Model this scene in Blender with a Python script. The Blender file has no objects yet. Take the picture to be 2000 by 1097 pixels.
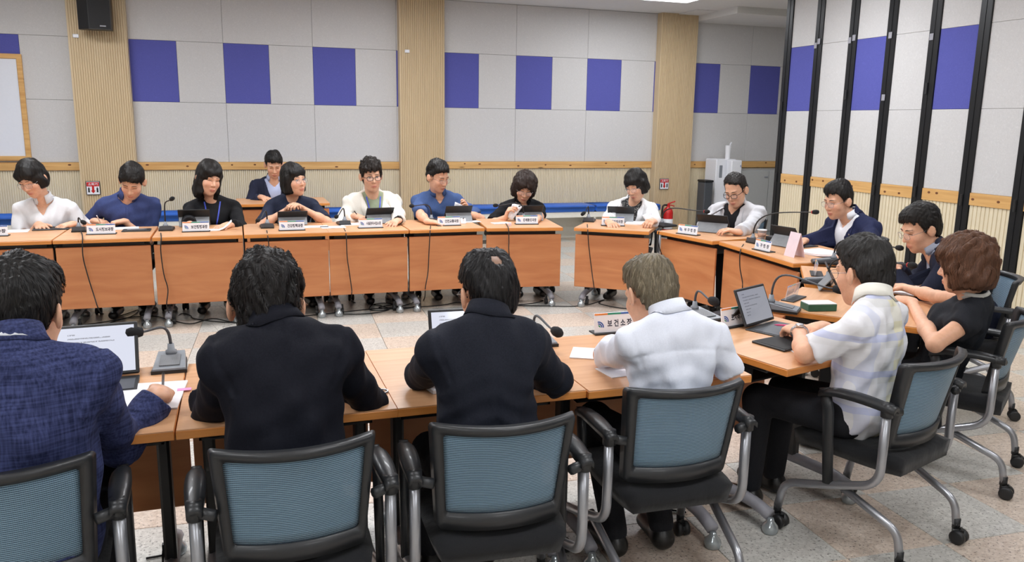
import bpy, math, random
import numpy as np
from mathutils import Matrix, Vector
random.seed(7); np.random.seed(7)
SC = bpy.context.scene
COL = SC.collection
PI = math.pi
f32 = np.float32

# ---------------------------------------------------------------- camera
CAM_H = 1.62; FPX = 1572.4
YAW, PITCH, ROLL = [math.radians(a) for a in (-18.838, 11.164, -.848)]
_F = np.array([-math.sin(YAW)*math.cos(PITCH), math.cos(YAW)*math.cos(PITCH), -math.sin(PITCH)])
_r0 = np.array([math.cos(YAW), math.sin(YAW), 0.]); _d0 = np.cross(_F, _r0)
_R = math.cos(ROLL)*_r0 + math.sin(ROLL)*_d0
_D = -math.sin(ROLL)*_r0 + math.cos(ROLL)*_d0
EYE = np.array([0., 0., CAM_H])
cam_data = bpy.data.cameras.new('camera'); cam = bpy.data.objects.new('camera', cam_data); COL.objects.link(cam)
cam_data.sensor_width = 36; cam_data.lens = FPX*36/2000; cam_data.clip_start = .05
m = Matrix.Identity(4)
for i in range(3):
    m[i][0] = _R[i]; m[i][1] = -_D[i]; m[i][2] = -_F[i]; m[i][3] = EYE[i]
cam.matrix_world = m
SC.camera = cam
def ray(x, y): return _R*((x-1000)/FPX) + _D*((y-548.5)/FPX) + _F
def onz(x, y, z): v = ray(x, y); return EYE + v*((z-CAM_H)/v[2])
def ony(x, y, Y): v = ray(x, y); return EYE + v*(Y/v[1])
def onx(x, y, X): v = ray(x, y); return EYE + v*(X/v[0])
def onplane(x, y, p, n):
    v = ray(x, y); n = np.array([n[0], n[1], 0.]); p = np.array([p[0], p[1], 0.])
    return EYE + v*(np.dot(p-EYE, n)/np.dot(v, n))

# ---------------------------------------------------------------- world, lights, exposure
w = bpy.data.worlds.new('world'); SC.world = w; w.use_nodes = True
w.node_tree.nodes['Background'].inputs[0].default_value = (.9, .95, 1, 1)
w.node_tree.nodes['Background'].inputs[1].default_value = .35
SC.view_settings.view_transform = 'Standard'; SC.view_settings.look = 'None'
SC.view_settings.gamma = 1; SC.view_settings.use_curve_mapping = False
SC.view_settings.exposure = -0.04
LIGHTS = [(4.98, 9.27), (1.6, 8.7), (-1.8, 8.7), (4.6, 6.6), (1.6, 6.6), (-1.6, 6.6), (4.4, 3.9), (1.6, 3.9), (-1.6, 3.9),
          (4.4, 1.0), (1.4, 1.0), (-1.6, 1.0), (1.4, -1.6), (-1.8, -1.6), (7.6, 7.4)]
LIGHT_W, LIGHT_D, CEIL = 1.16, .52, 3.165
LIGHT_POWER = 26
for i, (lx, ly) in enumerate(LIGHTS):
    ld = bpy.data.lights.new('ceiling_lamp_light', 'AREA'); ld.shape = 'RECTANGLE'; ld.size = LIGHT_W-.06; ld.size_y = LIGHT_D-.06
    ld.energy = LIGHT_POWER*(.8 if ly > 8 else 1.65 if ly > 6 else 1.2 if ly > 3 else .7)*(.8 if 4 < lx < 4.9 else .28 if lx > 7 else 1); ld.color = (.95, .99, 1.06)
    lo = bpy.data.objects.new('ceiling_lamp_light', ld); COL.objects.link(lo); lo.location = (lx, ly, CEIL-.03)

# ---------------------------------------------------------------- object helpers
def tag(o, label=None, cat=None, group=None, kind=None):
    if label: o['label'] = label
    if cat: o['category'] = cat
    if group: o['group'] = group
    if kind: o['kind'] = kind
    return o
def empty(name, loc=(0, 0, 0), rz=0.):
    o = bpy.data.objects.new(name, None); COL.objects.link(o); o.empty_display_size = .1
    o.location = tuple(float(c) for c in loc); o.rotation_euler = (0, 0, rz); return o
def mesh_obj(name, V, Fc, mat, parent=None, smooth=False, attrs=None, mats=None, mi=None):
    me = bpy.data.meshes.new(name)
    if isinstance(V, np.ndarray): V = V.astype(float)
    me.from_pydata([tuple(v) for v in V] if not isinstance(V, np.ndarray) else V.tolist(), [], Fc.tolist() if isinstance(Fc, np.ndarray) else Fc)
    if mats:
        for mm in mats: me.materials.append(mm)
        if mi is not None: me.polygons.foreach_set('material_index', np.asarray(mi, np.int32))
    else: me.materials.append(mat)
    if smooth: me.polygons.foreach_set('use_smooth', np.ones(len(me.polygons), bool))
    if attrs:
        for k, a in attrs.items():
            if a.shape[1] == 3 and k == 'tc':
                at = me.attributes.new(k, 'FLOAT_VECTOR', 'POINT'); at.data.foreach_set('vector', a.astype(f32).ravel())
            else:
                at = me.attributes.new(k, 'FLOAT_COLOR', 'POINT')
                c = np.ones((len(a), 4), f32); c[:, :3] = a; at.data.foreach_set('color', c.ravel())
    me.update()
    o = bpy.data.objects.new(name, me); COL.objects.link(o)
    if parent: o.parent = parent
    return o
def copy_tree(o, parent=None):
    c = o.copy(); COL.objects.link(c); c.parent = parent
    for ch in list(o.children): copy_tree(ch, c)
    return c

class MB:
    """collects shapes into one mesh"""
    def __init__(s): s.v = []; s.f = []; s.mi = []; s.cur = 0
    def add(s, V, Fc):
        b = len(s.v); s.v += [tuple(float(c) for c in v) for v in V]; s.f += [tuple(b+i for i in q) for q in Fc]; s.mi += [s.cur]*len(Fc)
        return s
    def mat(s, i): s.cur = i; return s
    def box(s, x0, x1, y0, y1, z0, z1, M=None):
        V = [(x, y, z) for z in (z0, z1) for y in (y0, y1) for x in (x0, x1)]
        if M is not None: V = [tuple(M @ Vector(v)) for v in V]
        return s.add(V, [(0, 2, 3, 1), (4, 5, 7, 6), (0, 1, 5, 4), (2, 6, 7, 3), (0, 4, 6, 2), (1, 3, 7, 5)])
    def rbox(s, x0, x1, y0, y1, z0, z1, b, M=None):
        """box with chamfered edges and corners"""
        cx, cy, cz = (x0+x1)/2, (y0+y1)/2, (z0+z1)/2; hx, hy, hz = (x1-x0)/2, (y1-y0)/2, (z1-z0)/2
        b = min(b, hx*.98, hy*.98, hz*.98)
        V = []; idx = {}
        for sx in (-1, 1):
            for sy in (-1, 1):
                for sz in (-1, 1):
                    for a in range(3):
                        p = [sx*(hx-b), sy*(hy-b), sz*(hz-b)]; p[a] = (sx*hx, sy*hy, sz*hz)[a]
                        idx[sx, sy, sz, a] = len(V); V.append((cx+p[0], cy+p[1], cz+p[2]))
        Fc = []
        def q(*k): Fc.append(tuple(idx[i] for i in k))
        for sg in (-1, 1):
            q((sg, -1, -1, 0), (sg, 1, -1, 0), (sg, 1, 1, 0), (sg, -1, 1, 0)); q((-1, sg, -1, 1), (-1, sg, 1, 1), (1, sg, 1, 1), (1, sg, -1, 1)); q((-1, -1, sg, 2), (1, -1, sg, 2), (1, 1, sg, 2), (-1, 1, sg, 2))
            for sh in (-1, 1):
                q((sg, sh, -1, 0), (sg, sh, 1, 0), (sg, sh, 1, 1), (sg, sh, -1, 1)); q((sg, -1, sh, 0), (sg, 1, sh, 0), (sg, 1, sh, 2), (sg, -1, sh, 2)); q((-1, sg, sh, 1), (1, sg, sh, 1), (1, sg, sh, 2), (-1, sg, sh, 2))
                for st in (-1, 1): q((sg, sh, st, 0), (sg, sh, st, 1), (sg, sh, st, 2))
        if M is not None: V = [tuple(M @ Vector(v)) for v in V]
        return s.add(V, Fc)
    def tube(s, pts, r, n=8, caps=True, flat=None):
        P = np.array(pts, float); N = len(P); R_ = np.full(N, r) if np.isscalar(r) else np.array(r, float)
        T = np.gradient(P, axis=0); T /= np.linalg.norm(T, axis=1)[:, None]+1e-12
        up = np.array([0, 0, 1.]) if abs(T[0][2]) < .9 else np.array([0, 1., 0])
        a = np.cross(T[0], up); a /= np.linalg.norm(a); V = []
        for i in range(N):
            a = a - T[i]*np.dot(a, T[i]); a /= np.linalg.norm(a)+1e-12; b = np.cross(T[i], a)
            for k in range(n):
                t = 2*PI*k/n; V.append(P[i] + R_[i]*(math.cos(t)*a + math.sin(t)*b*(flat or 1)))
        Fc = [(i*n+k, i*n+(k+1) % n, (i+1)*n+(k+1) % n, (i+1)*n+k) for i in range(N-1) for k in range(n)]
        if caps: Fc += [tuple(range(n-1, -1, -1)), tuple((N-1)*n+k for k in range(n))]
        return s.add(V, Fc)
    def lathe(s, prof, n=20, c=(0, 0, 0), axis='z', M=None):
        V = []; K = len(prof)
        for r, h in prof:
            for k in range(n):
                t = 2*PI*k/n; x, y = r*math.cos(t), r*math.sin(t)
                p = {'z': (x, y, h), 'x': (h, x, y), 'y': (x, h, y)}[axis]
                V.append((p[0]+c[0], p[1]+c[1], p[2]+c[2]))
        if M is not None: V = [tuple(M @ Vector(v)) for v in V]
        Fc = [(i*n+k, i*n+(k+1) % n, (i+1)*n+(k+1) % n, (i+1)*n+k) for i in range(K-1) for k in range(n)]
        Fc += [tuple(range(n-1, -1, -1)), tuple((K-1)*n+k for k in range(n))]
        return s.add(V, Fc)
    def prism(s, poly, z0, z1, M=None):
        n = len(poly); V = [(x, y, z0) for x, y in poly] + [(x, y, z1) for x, y in poly]
        if M is not None: V = [tuple(M @ Vector(v)) for v in V]
        return s.add(V, [tuple(range(n-1, -1, -1)), tuple(range(n, 2*n))] + [(i, (i+1) % n, n+(i+1) % n, n+i) for i in range(n)])
    def grid(s, G):
        nr, nc = len(G), len(G[0]); V = [p for row in G for p in row]
        return s.add(V, [(i*nc+j, i*nc+j+1, (i+1)*nc+j+1, (i+1)*nc+j) for i in range(nr-1) for j in range(nc-1)])
    def slab(s, G, off):
        """grid with thickness: off is a vector or an array like G"""
        G = np.array(G, float); nr, nc = G.shape[:2]; B = G + np.array(off)
        V = list(G.reshape(-1, 3)) + list(B.reshape(-1, 3)); n = nr*nc; Fc = []
        for i in range(nr-1):
            for j in range(nc-1):
                a, b, c, d = i*nc+j, i*nc+j+1, (i+1)*nc+j+1, (i+1)*nc+j
                Fc += [(a, b, c, d), (n+d, n+c, n+b, n+a)]
        bd = [(0, j) for j in range(nc)] + [(i, nc-1) for i in range(1, nr)] + [(nr-1, j) for j in range(nc-2, -1, -1)] + [(i, 0) for i in range(nr-2, 0, -1)]
        ids = [i*nc+j for i, j in bd]
        for k in range(len(ids)):
            a, b = ids[k], ids[(k+1) % len(ids)]; Fc.append((b, a, n+a, n+b))
        return s.add(V, Fc)
    def build(s, name, mat, parent=None, smooth=False, mats=None):
        return mesh_obj(name, s.v, s.f, mat, parent, smooth, mats=mats, mi=s.mi if mats else None)
def bez(p0, p1, p2, p3, n=12):
    t = np.linspace(0, 1, n)[:, None]; p0, p1, p2, p3 = [np.array(p, float) for p in (p0, p1, p2, p3)]
    return (1-t)**3*p0 + 3*(1-t)**2*t*p1 + 3*(1-t)*t*t*p2 + t**3*p3
def spline(pts, n=8):
    P = np.array(pts, float); P = np.vstack([2*P[0]-P[1], P, 2*P[-1]-P[-2]]); out = []
    for i in range(1, len(P)-2):
        for t in np.linspace(0, 1, n, endpoint=False):
            a, b, c, d = P[i-1:i+3]
            out.append(.5*(2*b + (c-a)*t + (2*a-5*b+4*c-d)*t*t + (-a+3*b-3*c+d)*t**3))
    out.append(P[-2]); return np.array(out)
def rounded(pts, r=.03, n=5):
    """polyline with rounded corners"""
    P = [np.array(p, float) for p in pts]; out = [P[0]]
    for i in range(1, len(P)-1):
        a, b, c = P[i-1:i+2]; u = (a-b); v = (c-b); rr = min(r, np.linalg.norm(u)*.48, np.linalg.norm(v)*.48)
        p0 = b+u/np.linalg.norm(u)*rr; p1 = b+v/np.linalg.norm(v)*rr
        for t in np.linspace(0, 1, n): out.append((1-t)**2*p0+2*(1-t)*t*b+t*t*p1)
    out.append(P[-1]); return np.array(out)

# ---------------------------------------------------------------- materials
def srgb(r, g, b): return tuple(((c/255)/12.92 if c <= 10 else ((c/255+.055)/1.055)**2.4) for c in (r, g, b))
class NT:
    def __init__(s, name):
        s.m = bpy.data.materials.new(name); s.m.use_nodes = True; s.t = s.m.node_tree
        s.b = s.t.nodes['Principled BSDF']
    def n(s, typ, **kw):
        nd = s.t.nodes.new(typ)
        for k, v in kw.items():
            if k.startswith('i_'): nd.inputs[k[2:].replace('_', ' ')].default_value = v
            else: setattr(nd, k, v)
        return nd
    def l(s, a, b): s.t.links.new(a, b)
    def coords(s, scale=(1, 1, 1), rot=(0, 0, 0), kind='Object'):
        tc = s.n('ShaderNodeTexCoord'); mp = s.n('ShaderNodeMapping'); mp.inputs['Scale'].default_value = scale; mp.inputs['Rotation'].default_value = rot
        s.l(tc.outputs[kind], mp.inputs['Vector']); return mp.outputs[0]
    def ramp(s, src, stops):
        r = s.n('ShaderNodeValToRGB'); e = r.color_ramp.elements
        while len(e) < len(stops): e.new(.5)
        for q, (p, c) in zip(e, stops): q.position = p; q.color = (*c, 1)
        s.l(src, r.inputs[0]); return r.outputs[0]
    def math(s, op, a, b=None, c=None):
        nd = s.n('ShaderNodeMath', operation=op)
        for i, q in enumerate((a, b, c)):
            if q is None: continue
            if isinstance(q, (int, float)): nd.inputs[i].default_value = q
            else: s.l(q, nd.inputs[i])
        return nd.outputs[0]
    def mixc(s, fac, a, b):
        nd = s.n('ShaderNodeMix', data_type='RGBA')
        for i, q in ((0, fac), (6, a), (7, b)):
            if isinstance(q, (int, float)): nd.inputs[i].default_value = q
            elif isinstance(q, tuple): nd.inputs[i].default_value = (*q, 1)
            else: s.l(q, nd.inputs[i])
        return nd.outputs[2]
    def bump(s, src, strength=.2, dist=.01):
        b = s.n('ShaderNodeBump'); b.inputs['Strength'].default_value = strength; b.inputs['Distance'].default_value = dist
        s.l(src, b.inputs['Height']); s.l(b.outputs[0], s.b.inputs['Normal'])
def plain(name, c, rough=.5, metal=0., var=.06, scale=40, bump=0., spec=.5, emit=None, alpha=None, coat=0.):
    t = NT(name); t.b.inputs['Roughness'].default_value = rough; t.b.inputs['Metallic'].default_value = metal; t.b.inputs['Specular IOR Level'].default_value = spec
    nz = t.n('ShaderNodeTexNoise'); nz.inputs['Scale'].default_value = scale; nz.inputs['Detail'].default_value = 3; t.l(t.coords(), nz.inputs['Vector'])
    t.l(t.ramp(nz.outputs[0], [(.3, tuple(x*(1-var) for x in c)), (.7, tuple(min(1, x*(1+var)) for x in c))]), t.b.inputs['Base Color'])
    if bump: t.bump(nz.outputs[0], bump, .004)
    if coat: t.b.inputs['Coat Weight'].default_value = coat
    if emit: t.b.inputs['Emission Color'].default_value = (*emit[0], 1); t.b.inputs['Emission Strength'].default_value = emit[1]
    if alpha is not None: t.b.inputs['Alpha'].default_value = alpha
    return t.m
def wood(name, dark, light, scale=(1.2, 14, 14), rough=.38, knots=False, rnd=True):
    t = NT(name); t.b.inputs['Roughness'].default_value = rough
    co = t.coords(scale)
    if rnd:
        oi = t.n('ShaderNodeObjectInfo'); va = t.n('ShaderNodeVectorMath', operation='ADD'); sc = t.n('ShaderNodeVectorMath', operation='SCALE')
        cb = t.n('ShaderNodeCombineXYZ'); t.l(oi.outputs['Random'], cb.inputs[0]); t.l(oi.outputs['Random'], cb.inputs[1]); t.l(cb.outputs[0], sc.inputs[0]); sc.inputs[3].default_value = 40
        t.l(co, va.inputs[0]); t.l(sc.outputs[0], va.inputs[1]); co = va.outputs[0]
    nz = t.n('ShaderNodeTexNoise'); nz.inputs['Scale'].default_value = 1.6; nz.inputs['Detail'].default_value = 6; nz.inputs['Distortion'].default_value = .6; t.l(co, nz.inputs['Vector'])
    c = t.ramp(nz.outputs[0], [(.28, dark), (.72, light)])
    if knots:
        vo = t.n('ShaderNodeTexVoronoi'); vo.inputs['Scale'].default_value = 1.0; t.l(t.coords((2.2, 9, 9)), vo.inputs['Vector'])
        k = t.ramp(vo.outputs['Distance'], [(.05, (1, 1, 1)), (.12, (0, 0, 0))]); c = t.mixc(k, c, tuple(x*.28 for x in dark))
    t.l(c, t.b.inputs['Base Color']); t.bump(nz.outputs[0], .05, .002); return t.m
def cloth(name, c, c2=None, scale=220, rough=.85, var=.12, streak=None, sheen=.15):
    t = NT(name); t.b.inputs['Roughness'].default_value = rough; t.b.inputs['Specular IOR Level'].default_value = .25; t.b.inputs['Sheen Weight'].default_value = sheen
    c2 = c2 or tuple(x*(1+var)+.002 for x in c); c1 = tuple(x*(1-var) for x in c)
    nz = t.n('ShaderNodeTexNoise'); nz.inputs['Scale'].default_value = scale; nz.inputs['Detail'].default_value = 2; t.l(t.coords(streak or (1, 1, 1)), nz.inputs['Vector'])
    col = t.ramp(nz.outputs[0], [(.35, c1), (.65, c2)])
    if streak:
        n2 = t.n('ShaderNodeTexNoise'); n2.inputs['Scale'].default_value = scale; n2.inputs['Detail'].default_value = 2; t.l(t.coords((streak[2], streak[2], streak[0])), n2.inputs['Vector'])
        col = t.mixc(.5, col, t.ramp(n2.outputs[0], [(.35, c1), (.65, c2)]))
    t.l(col, t.b.inputs['Base Color'])
    n3 = t.n('ShaderNodeTexNoise'); n3.inputs['Scale'].default_value = 16; n3.inputs['Detail'].default_value = 4; t.l(t.coords((1, 1, .6)), n3.inputs['Vector'])
    t.bump(n3.outputs[0], .28, .02); return t.m
# ---------------------------------------------------------------- shared materials
def granite(name, base, warm, speck):
    t = NT(name); t.b.inputs['Roughness'].default_value = .28; t.b.inputs['Specular IOR Level'].default_value = .45
    co = t.coords(kind='Object'); oi = t.n('ShaderNodeObjectInfo'); va = t.n('ShaderNodeVectorMath', operation='ADD'); t.l(co, va.inputs[0]); t.l(oi.outputs['Location'], va.inputs[1]); co = va.outputs[0]
    a = t.n('ShaderNodeTexNoise'); a.inputs['Scale'].default_value = 95; a.inputs['Detail'].default_value = 3; t.l(co, a.inputs['Vector'])
    b = t.n('ShaderNodeTexNoise'); b.inputs['Scale'].default_value = 38; b.inputs['Detail'].default_value = 4; t.l(co, b.inputs['Vector'])
    d = t.n('ShaderNodeTexNoise'); d.inputs['Scale'].default_value = 3.; d.inputs['Detail'].default_value = 3; t.l(co, d.inputs['Vector'])
    c = t.ramp(b.outputs[0], [(.32, warm), (.62, base)])
    c = t.mixc(t.ramp(a.outputs[0], [(.585, (0, 0, 0)), (.66, (.85, .85, .85))]), c, speck)
    c = t.mixc(t.ramp(a.outputs[0], [(.30, (.8, .8, .8)), (.38, (0, 0, 0))]), c, tuple(min(1, x*1.35) for x in base))
    c = t.mixc(t.ramp(d.outputs[0], [(.4, (0, 0, 0)), (.8, (.25, .25, .25))]), c, tuple(x*.75 for x in warm))
    t.l(c, t.b.inputs['Base Color']); return t.m
M_GREY_TILE = granite('granite_grey', srgb(206, 204, 198), srgb(182, 180, 174), srgb(92, 90, 84))
M_PINK_TILE = granite('granite_pink', srgb(216, 202, 188), srgb(194, 176, 160), srgb(104, 90, 80))
M_GROUT = plain('grout', srgb(120, 112, 102), .8)
def felt(name, c):
    t = NT(name); t.b.inputs['Roughness'].default_value = .95; t.b.inputs['Specular IOR Level'].default_value = .1
    v = t.n('ShaderNodeTexNoise'); v.inputs['Scale'].default_value = 26; v.inputs['Detail'].default_value = 6; v.inputs['Distortion'].default_value = 3.5; t.l(t.coords(), v.inputs['Vector'])
    t.l(t.ramp(v.outputs[0], [(.35, tuple(x*.94 for x in c)), (.6, c), (.72, tuple(min(1, x*1.07) for x in c))]), t.b.inputs['Base Color'])
    t.bump(v.outputs[0], .15, .004); return t.m
M_FELT = felt('felt_grey', srgb(205, 204, 204)); M_FELT_BLUE = felt('felt_blue', srgb(92, 95, 170))
M_FELT_SEAM = plain('felt_seam', srgb(150, 150, 150), .9)
def flute_mat(name, c, dark):
    t = NT(name); t.b.inputs['Roughness'].default_value = .55
    n = t.n('ShaderNodeTexNoise'); n.inputs['Scale'].default_value = 3; n.inputs['Detail'].default_value = 3; t.l(t.coords((4, 4, .5)), n.inputs['Vector'])
    t.l(t.ramp(n.outputs[0], [(.3, dark), (.7, c)]), t.b.inputs['Base Color']); return t.m
M_FLUTE = flute_mat('fluted_wood', srgb(208, 187, 152), srgb(202, 180, 144))
M_FLUTE_PALE = flute_mat('fluted_pale', srgb(226, 214, 186), srgb(220, 207, 178))
M_PINE = wood('pine', srgb(196, 146, 84), srgb(224, 180, 116), (1.0, 18, 18), .45, knots=True)
M_KNOT = plain('pine_knot', srgb(112, 66, 34), .6)
M_PINE_Y = wood('pine_partition', srgb(200, 150, 88), srgb(226, 182, 118), (18, 1.0, 18), .45)
M_CEIL = plain('ceiling_paint', srgb(214, 214, 212), .9, var=.02)
M_PAINT = plain('wall_paint', srgb(214, 212, 206), .9, var=.02)
M_BLACK_METAL = plain('black_metal', srgb(26, 27, 29), .42, .3)
M_TABLE = wood('table_laminate', srgb(200, 146, 104), srgb(218, 170, 128), (1.6, 16, 16), .38)
M_EDGE = wood('table_edge', srgb(206, 128, 58), srgb(222, 148, 76), (1.0, 10, 30), .35)
M_PANEL = wood('panel_laminate', srgb(184, 114, 70), srgb(204, 138, 90), (1.4, 14, 9), .4)
M_BLACK = plain('black_plastic', srgb(30, 31, 33), .45)
M_BLACK_MATTE = plain('black_matte', srgb(22, 22, 24), .7)
M_DARK = plain('dark_grey_plastic', srgb(70, 74, 80), .4)
M_MID = plain('mid_grey_plastic', srgb(128, 133, 140), .4)
M_SILVER = plain('silver_tube', srgb(168, 170, 176), .32, .75, var=.02)
M_GREYPL = plain('grey_plastic', srgb(150, 150, 158), .45)
M_CLEARFOOT = plain('clear_foot', srgb(170, 178, 182), .12, .5)
M_WHITE = plain('white_gloss', srgb(232, 234, 240), .3, var=.015)
M_PAPER = plain('paper', srgb(236, 237, 242), .8, var=.015)
M_PINKPAPER = plain('pink_paper', srgb(232, 214, 222), .8, var=.02)
M_RED = plain('red_paint', srgb(196, 34, 34), .3)
M_CREAM = plain('cream_panel', srgb(226, 224, 214), .5, var=.02)
M_BLUECUSH = plain('blue_vinyl', srgb(46, 104, 200), .35, var=.04, scale=8)
M_GREYBLUE = plain('cabinet_grey', srgb(158, 160, 160), .5, var=.02)
M_CHAIRBLACK = plain('chair_black', srgb(36, 38, 41), .42, var=.05, coat=.1)
M_FABRIC_BLACK = cloth('seat_fabric', srgb(26, 27, 30), scale=400)
M_INK = plain('ink', srgb(34, 40, 62), .6)
M_BLUEINK = plain('blue_ink', srgb(48, 92, 168), .6); M_GREENINK = plain('green_ink', srgb(44, 140, 110), .6); M_ORANGEINK = plain('orange_ink', srgb(228, 140, 70), .6)
M_GREEN = plain('green_box', srgb(42, 92, 72), .5)
M_FOAM = plain('foam_black', srgb(24, 25, 28), .95, bump=.4, scale=300)
M_LAMP = plain('lamp_diffuser', (1, 1, 1), .5, emit=((1, .99, .97), 9.0))
M_GLASS = NT('thin_glass'); M_GLASS.b.inputs['Base Color'].default_value = (.95, .97, 1, 1); M_GLASS.b.inputs['Roughness'].default_value = .05; M_GLASS.b.inputs['Alpha'].default_value = .14; M_GLASS = M_GLASS.m
M_ACRYL = NT('acrylic'); M_ACRYL.b.inputs['Base Color'].default_value = (.85, .88, .95, 1); M_ACRYL.b.inputs['Roughness'].default_value = .08; M_ACRYL.b.inputs['Alpha'].default_value = .3; M_ACRYL = M_ACRYL.m
def mesh_fabric():
    t = NT('chair_mesh'); t.b.inputs['Roughness'].default_value = .6; t.b.inputs['Sheen Weight'].default_value = .2
    co = t.coords(); sp = t.n('ShaderNodeSeparateXYZ'); t.l(co, sp.inputs[0])
    w1 = t.math('SINE', t.math('MULTIPLY', sp.outputs[2], 2*PI/.0058)); w2 = t.math('SINE', t.math('MULTIPLY', sp.outputs[0], 2*PI/.0045))
    k = t.ramp(w1, [(.25, srgb(82, 112, 134)), (.8, srgb(146, 176, 196))]); t.l(k, t.b.inputs['Base Color'])
    g = t.math('MULTIPLY', t.math('LESS_THAN', w1, -.45), t.math('LESS_THAN', w2, .55))
    t.l(t.math('SUBTRACT', 1.0, t.math('MULTIPLY', g, .55)), t.b.inputs['Alpha']); t.bump(w1, .4, .002)
    return t.m
M_MESH = mesh_fabric()
def screen_mat(name, base, strength):
    """a lit page with lines of text"""
    t = NT(name); co = t.coords(); sp = t.n('ShaderNodeSeparateXYZ'); t.l(co, sp.inputs[0]); x, y = sp.outputs[0], sp.outputs[1]
    rows = t.math('FRACT', t.math('MULTIPLY', y, 72.)); row = t.math('LESS_THAN', rows, .34)
    ri = t.math('FLOOR', t.math('MULTIPLY', y, 72.)); wn = t.n('ShaderNodeTexWhiteNoise', noise_dimensions='1D'); t.l(ri, wn.inputs['W'])
    lim = t.math('LESS_THAN', t.math('ADD', x, .085), t.math('ADD', t.math('MULTIPLY', wn.outputs[0], .14), .02))
    nz = t.n('ShaderNodeTexNoise'); nz.inputs['Scale'].default_value = 260; t.l(co, nz.inputs['Vector'])
    ins = t.math('MULTIPLY', t.math('LESS_THAN', t.math('ABSOLUTE', x), .087), t.math('LESS_THAN', t.math('ABSOLUTE', t.math('SUBTRACT', y, .01)), .055))
    k = t.math('MULTIPLY', t.math('MULTIPLY', row, lim), t.math('MULTIPLY', ins, t.math('MULTIPLY', t.math('GREATER_THAN', nz.outputs[0], .42), .55)))
    c = t.mixc(k, base, (.05, .05, .06)); t.b.inputs['Base Color'].default_value = (.02, .02, .02, 1); t.b.inputs['Roughness'].default_value = .15
    t.l(c, t.b.inputs['Emission Color']); t.b.inputs['Emission Strength'].default_value = strength; return t.m
M_SCREEN = screen_mat('screen_bright', srgb(226, 230, 246), .95); M_SCREEN_DIM = screen_mat('screen_dim', srgb(150, 152, 162), .95)

# ---------------------------------------------------------------- the room
WY = 10.70
FLOOR = MB().box(-5.2, 9.2, -3.2, WY+.2, -.12, -.006).build('floor', M_GROUT); FLOOR['kind'] = 'structure'; FLOOR['label'] = 'granite tiled floor in grey and pinkish squares'
TS, TA = .45, math.radians(-3); TO = np.array([2.616, 2.678])
tile_me = MB().rbox(-.2235, .2235, -.2235, .2235, -.02, 0, .0015)
def tile_mesh(nm, mt):
    me = bpy.data.meshes.new(nm); me.from_pydata(tile_me.v, [], tile_me.f); me.materials.append(mt); return me
TM = [tile_mesh('tile', M_GREY_TILE), tile_mesh('tile', M_PINK_TILE)]
ct, sn = math.cos(TA), math.sin(TA); cells = []
for i in range(-20, 16):
    for j in range(-14, 20):
        lx, ly = (i+.5)*TS, (j+.5)*TS
        p = TO + np.array([ct*lx-sn*ly, sn*lx+ct*ly])
        if not (-5 < p[0] < 9 and -3 < p[1] < WY-.2): continue
        v = np.array([p[0], p[1], -CAM_H]); dep = np.dot(v, _F)
        vis = False
        if dep > .3:
            px, py = FPX*np.dot(v, _R)/dep+1000, FPX*np.dot(v, _D)/dep+548.5
            vis = -160 < px < 2160 and 440 < py < 1350
        cells.append((0 if vis else 1, np.linalg.norm(v), i, j, p))
cells.sort(key=lambda c: c[:2])
rest = [MB(), MB()]
for n_, (iv, dd, i, j, p) in enumerate(cells):
    k = (i+j+1) % 2
    if n_ < 290:
        o = bpy.data.objects.new('tile', TM[k]); COL.objects.link(o); o.parent = FLOOR; o.location = (p[0], p[1], 0); o.rotation_euler = (0, 0, TA)
    else:
        rest[k].box(-.2235, .2235, -.2235, .2235, -.02, 0, Matrix.Translation((p[0], p[1], 0)) @ Matrix.Rotation(TA, 4, 'Z'))
for k in (0, 1):
    o = rest[k].build('far_tiles', (M_GREY_TILE, M_PINK_TILE)[k], FLOOR); o['kind'] = 'stuff'
CEILING = MB().box(-5.2, 9.2, -3.2, WY+.2, CEIL, CEIL+.15).build('ceiling', M_CEIL); CEILING['kind'] = 'structure'; CEILING['label'] = 'white ceiling with a recessed panel lamp'
def wallbox(name, label, *b):
    o = MB().box(*b).build(name, M_PAINT); o['kind'] = 'structure'; o['label'] = label; return o
WALL = MB().box(-5.2, 9.2, WY+.014, WY+.2, 0, CEIL).build('wall_back', M_FELT_SEAM); WALL['kind'] = 'structure'; WALL['label'] = 'long wall of grey felt panels with blue squares above a fluted dado'
wallbox('wall_left', 'plain painted wall to the left', -5.2, -5.05, -3.2, WY+.2, 0, CEIL)
wallbox('wall_rear', 'plain painted wall behind the camera', -5.2, 9.2, -3.2, -3.05, 0, CEIL)
wallbox('wall_far_right', 'plain painted wall of the niche', 9.05, 9.2, -3.2, WY+.2, 0, CEIL)
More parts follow.
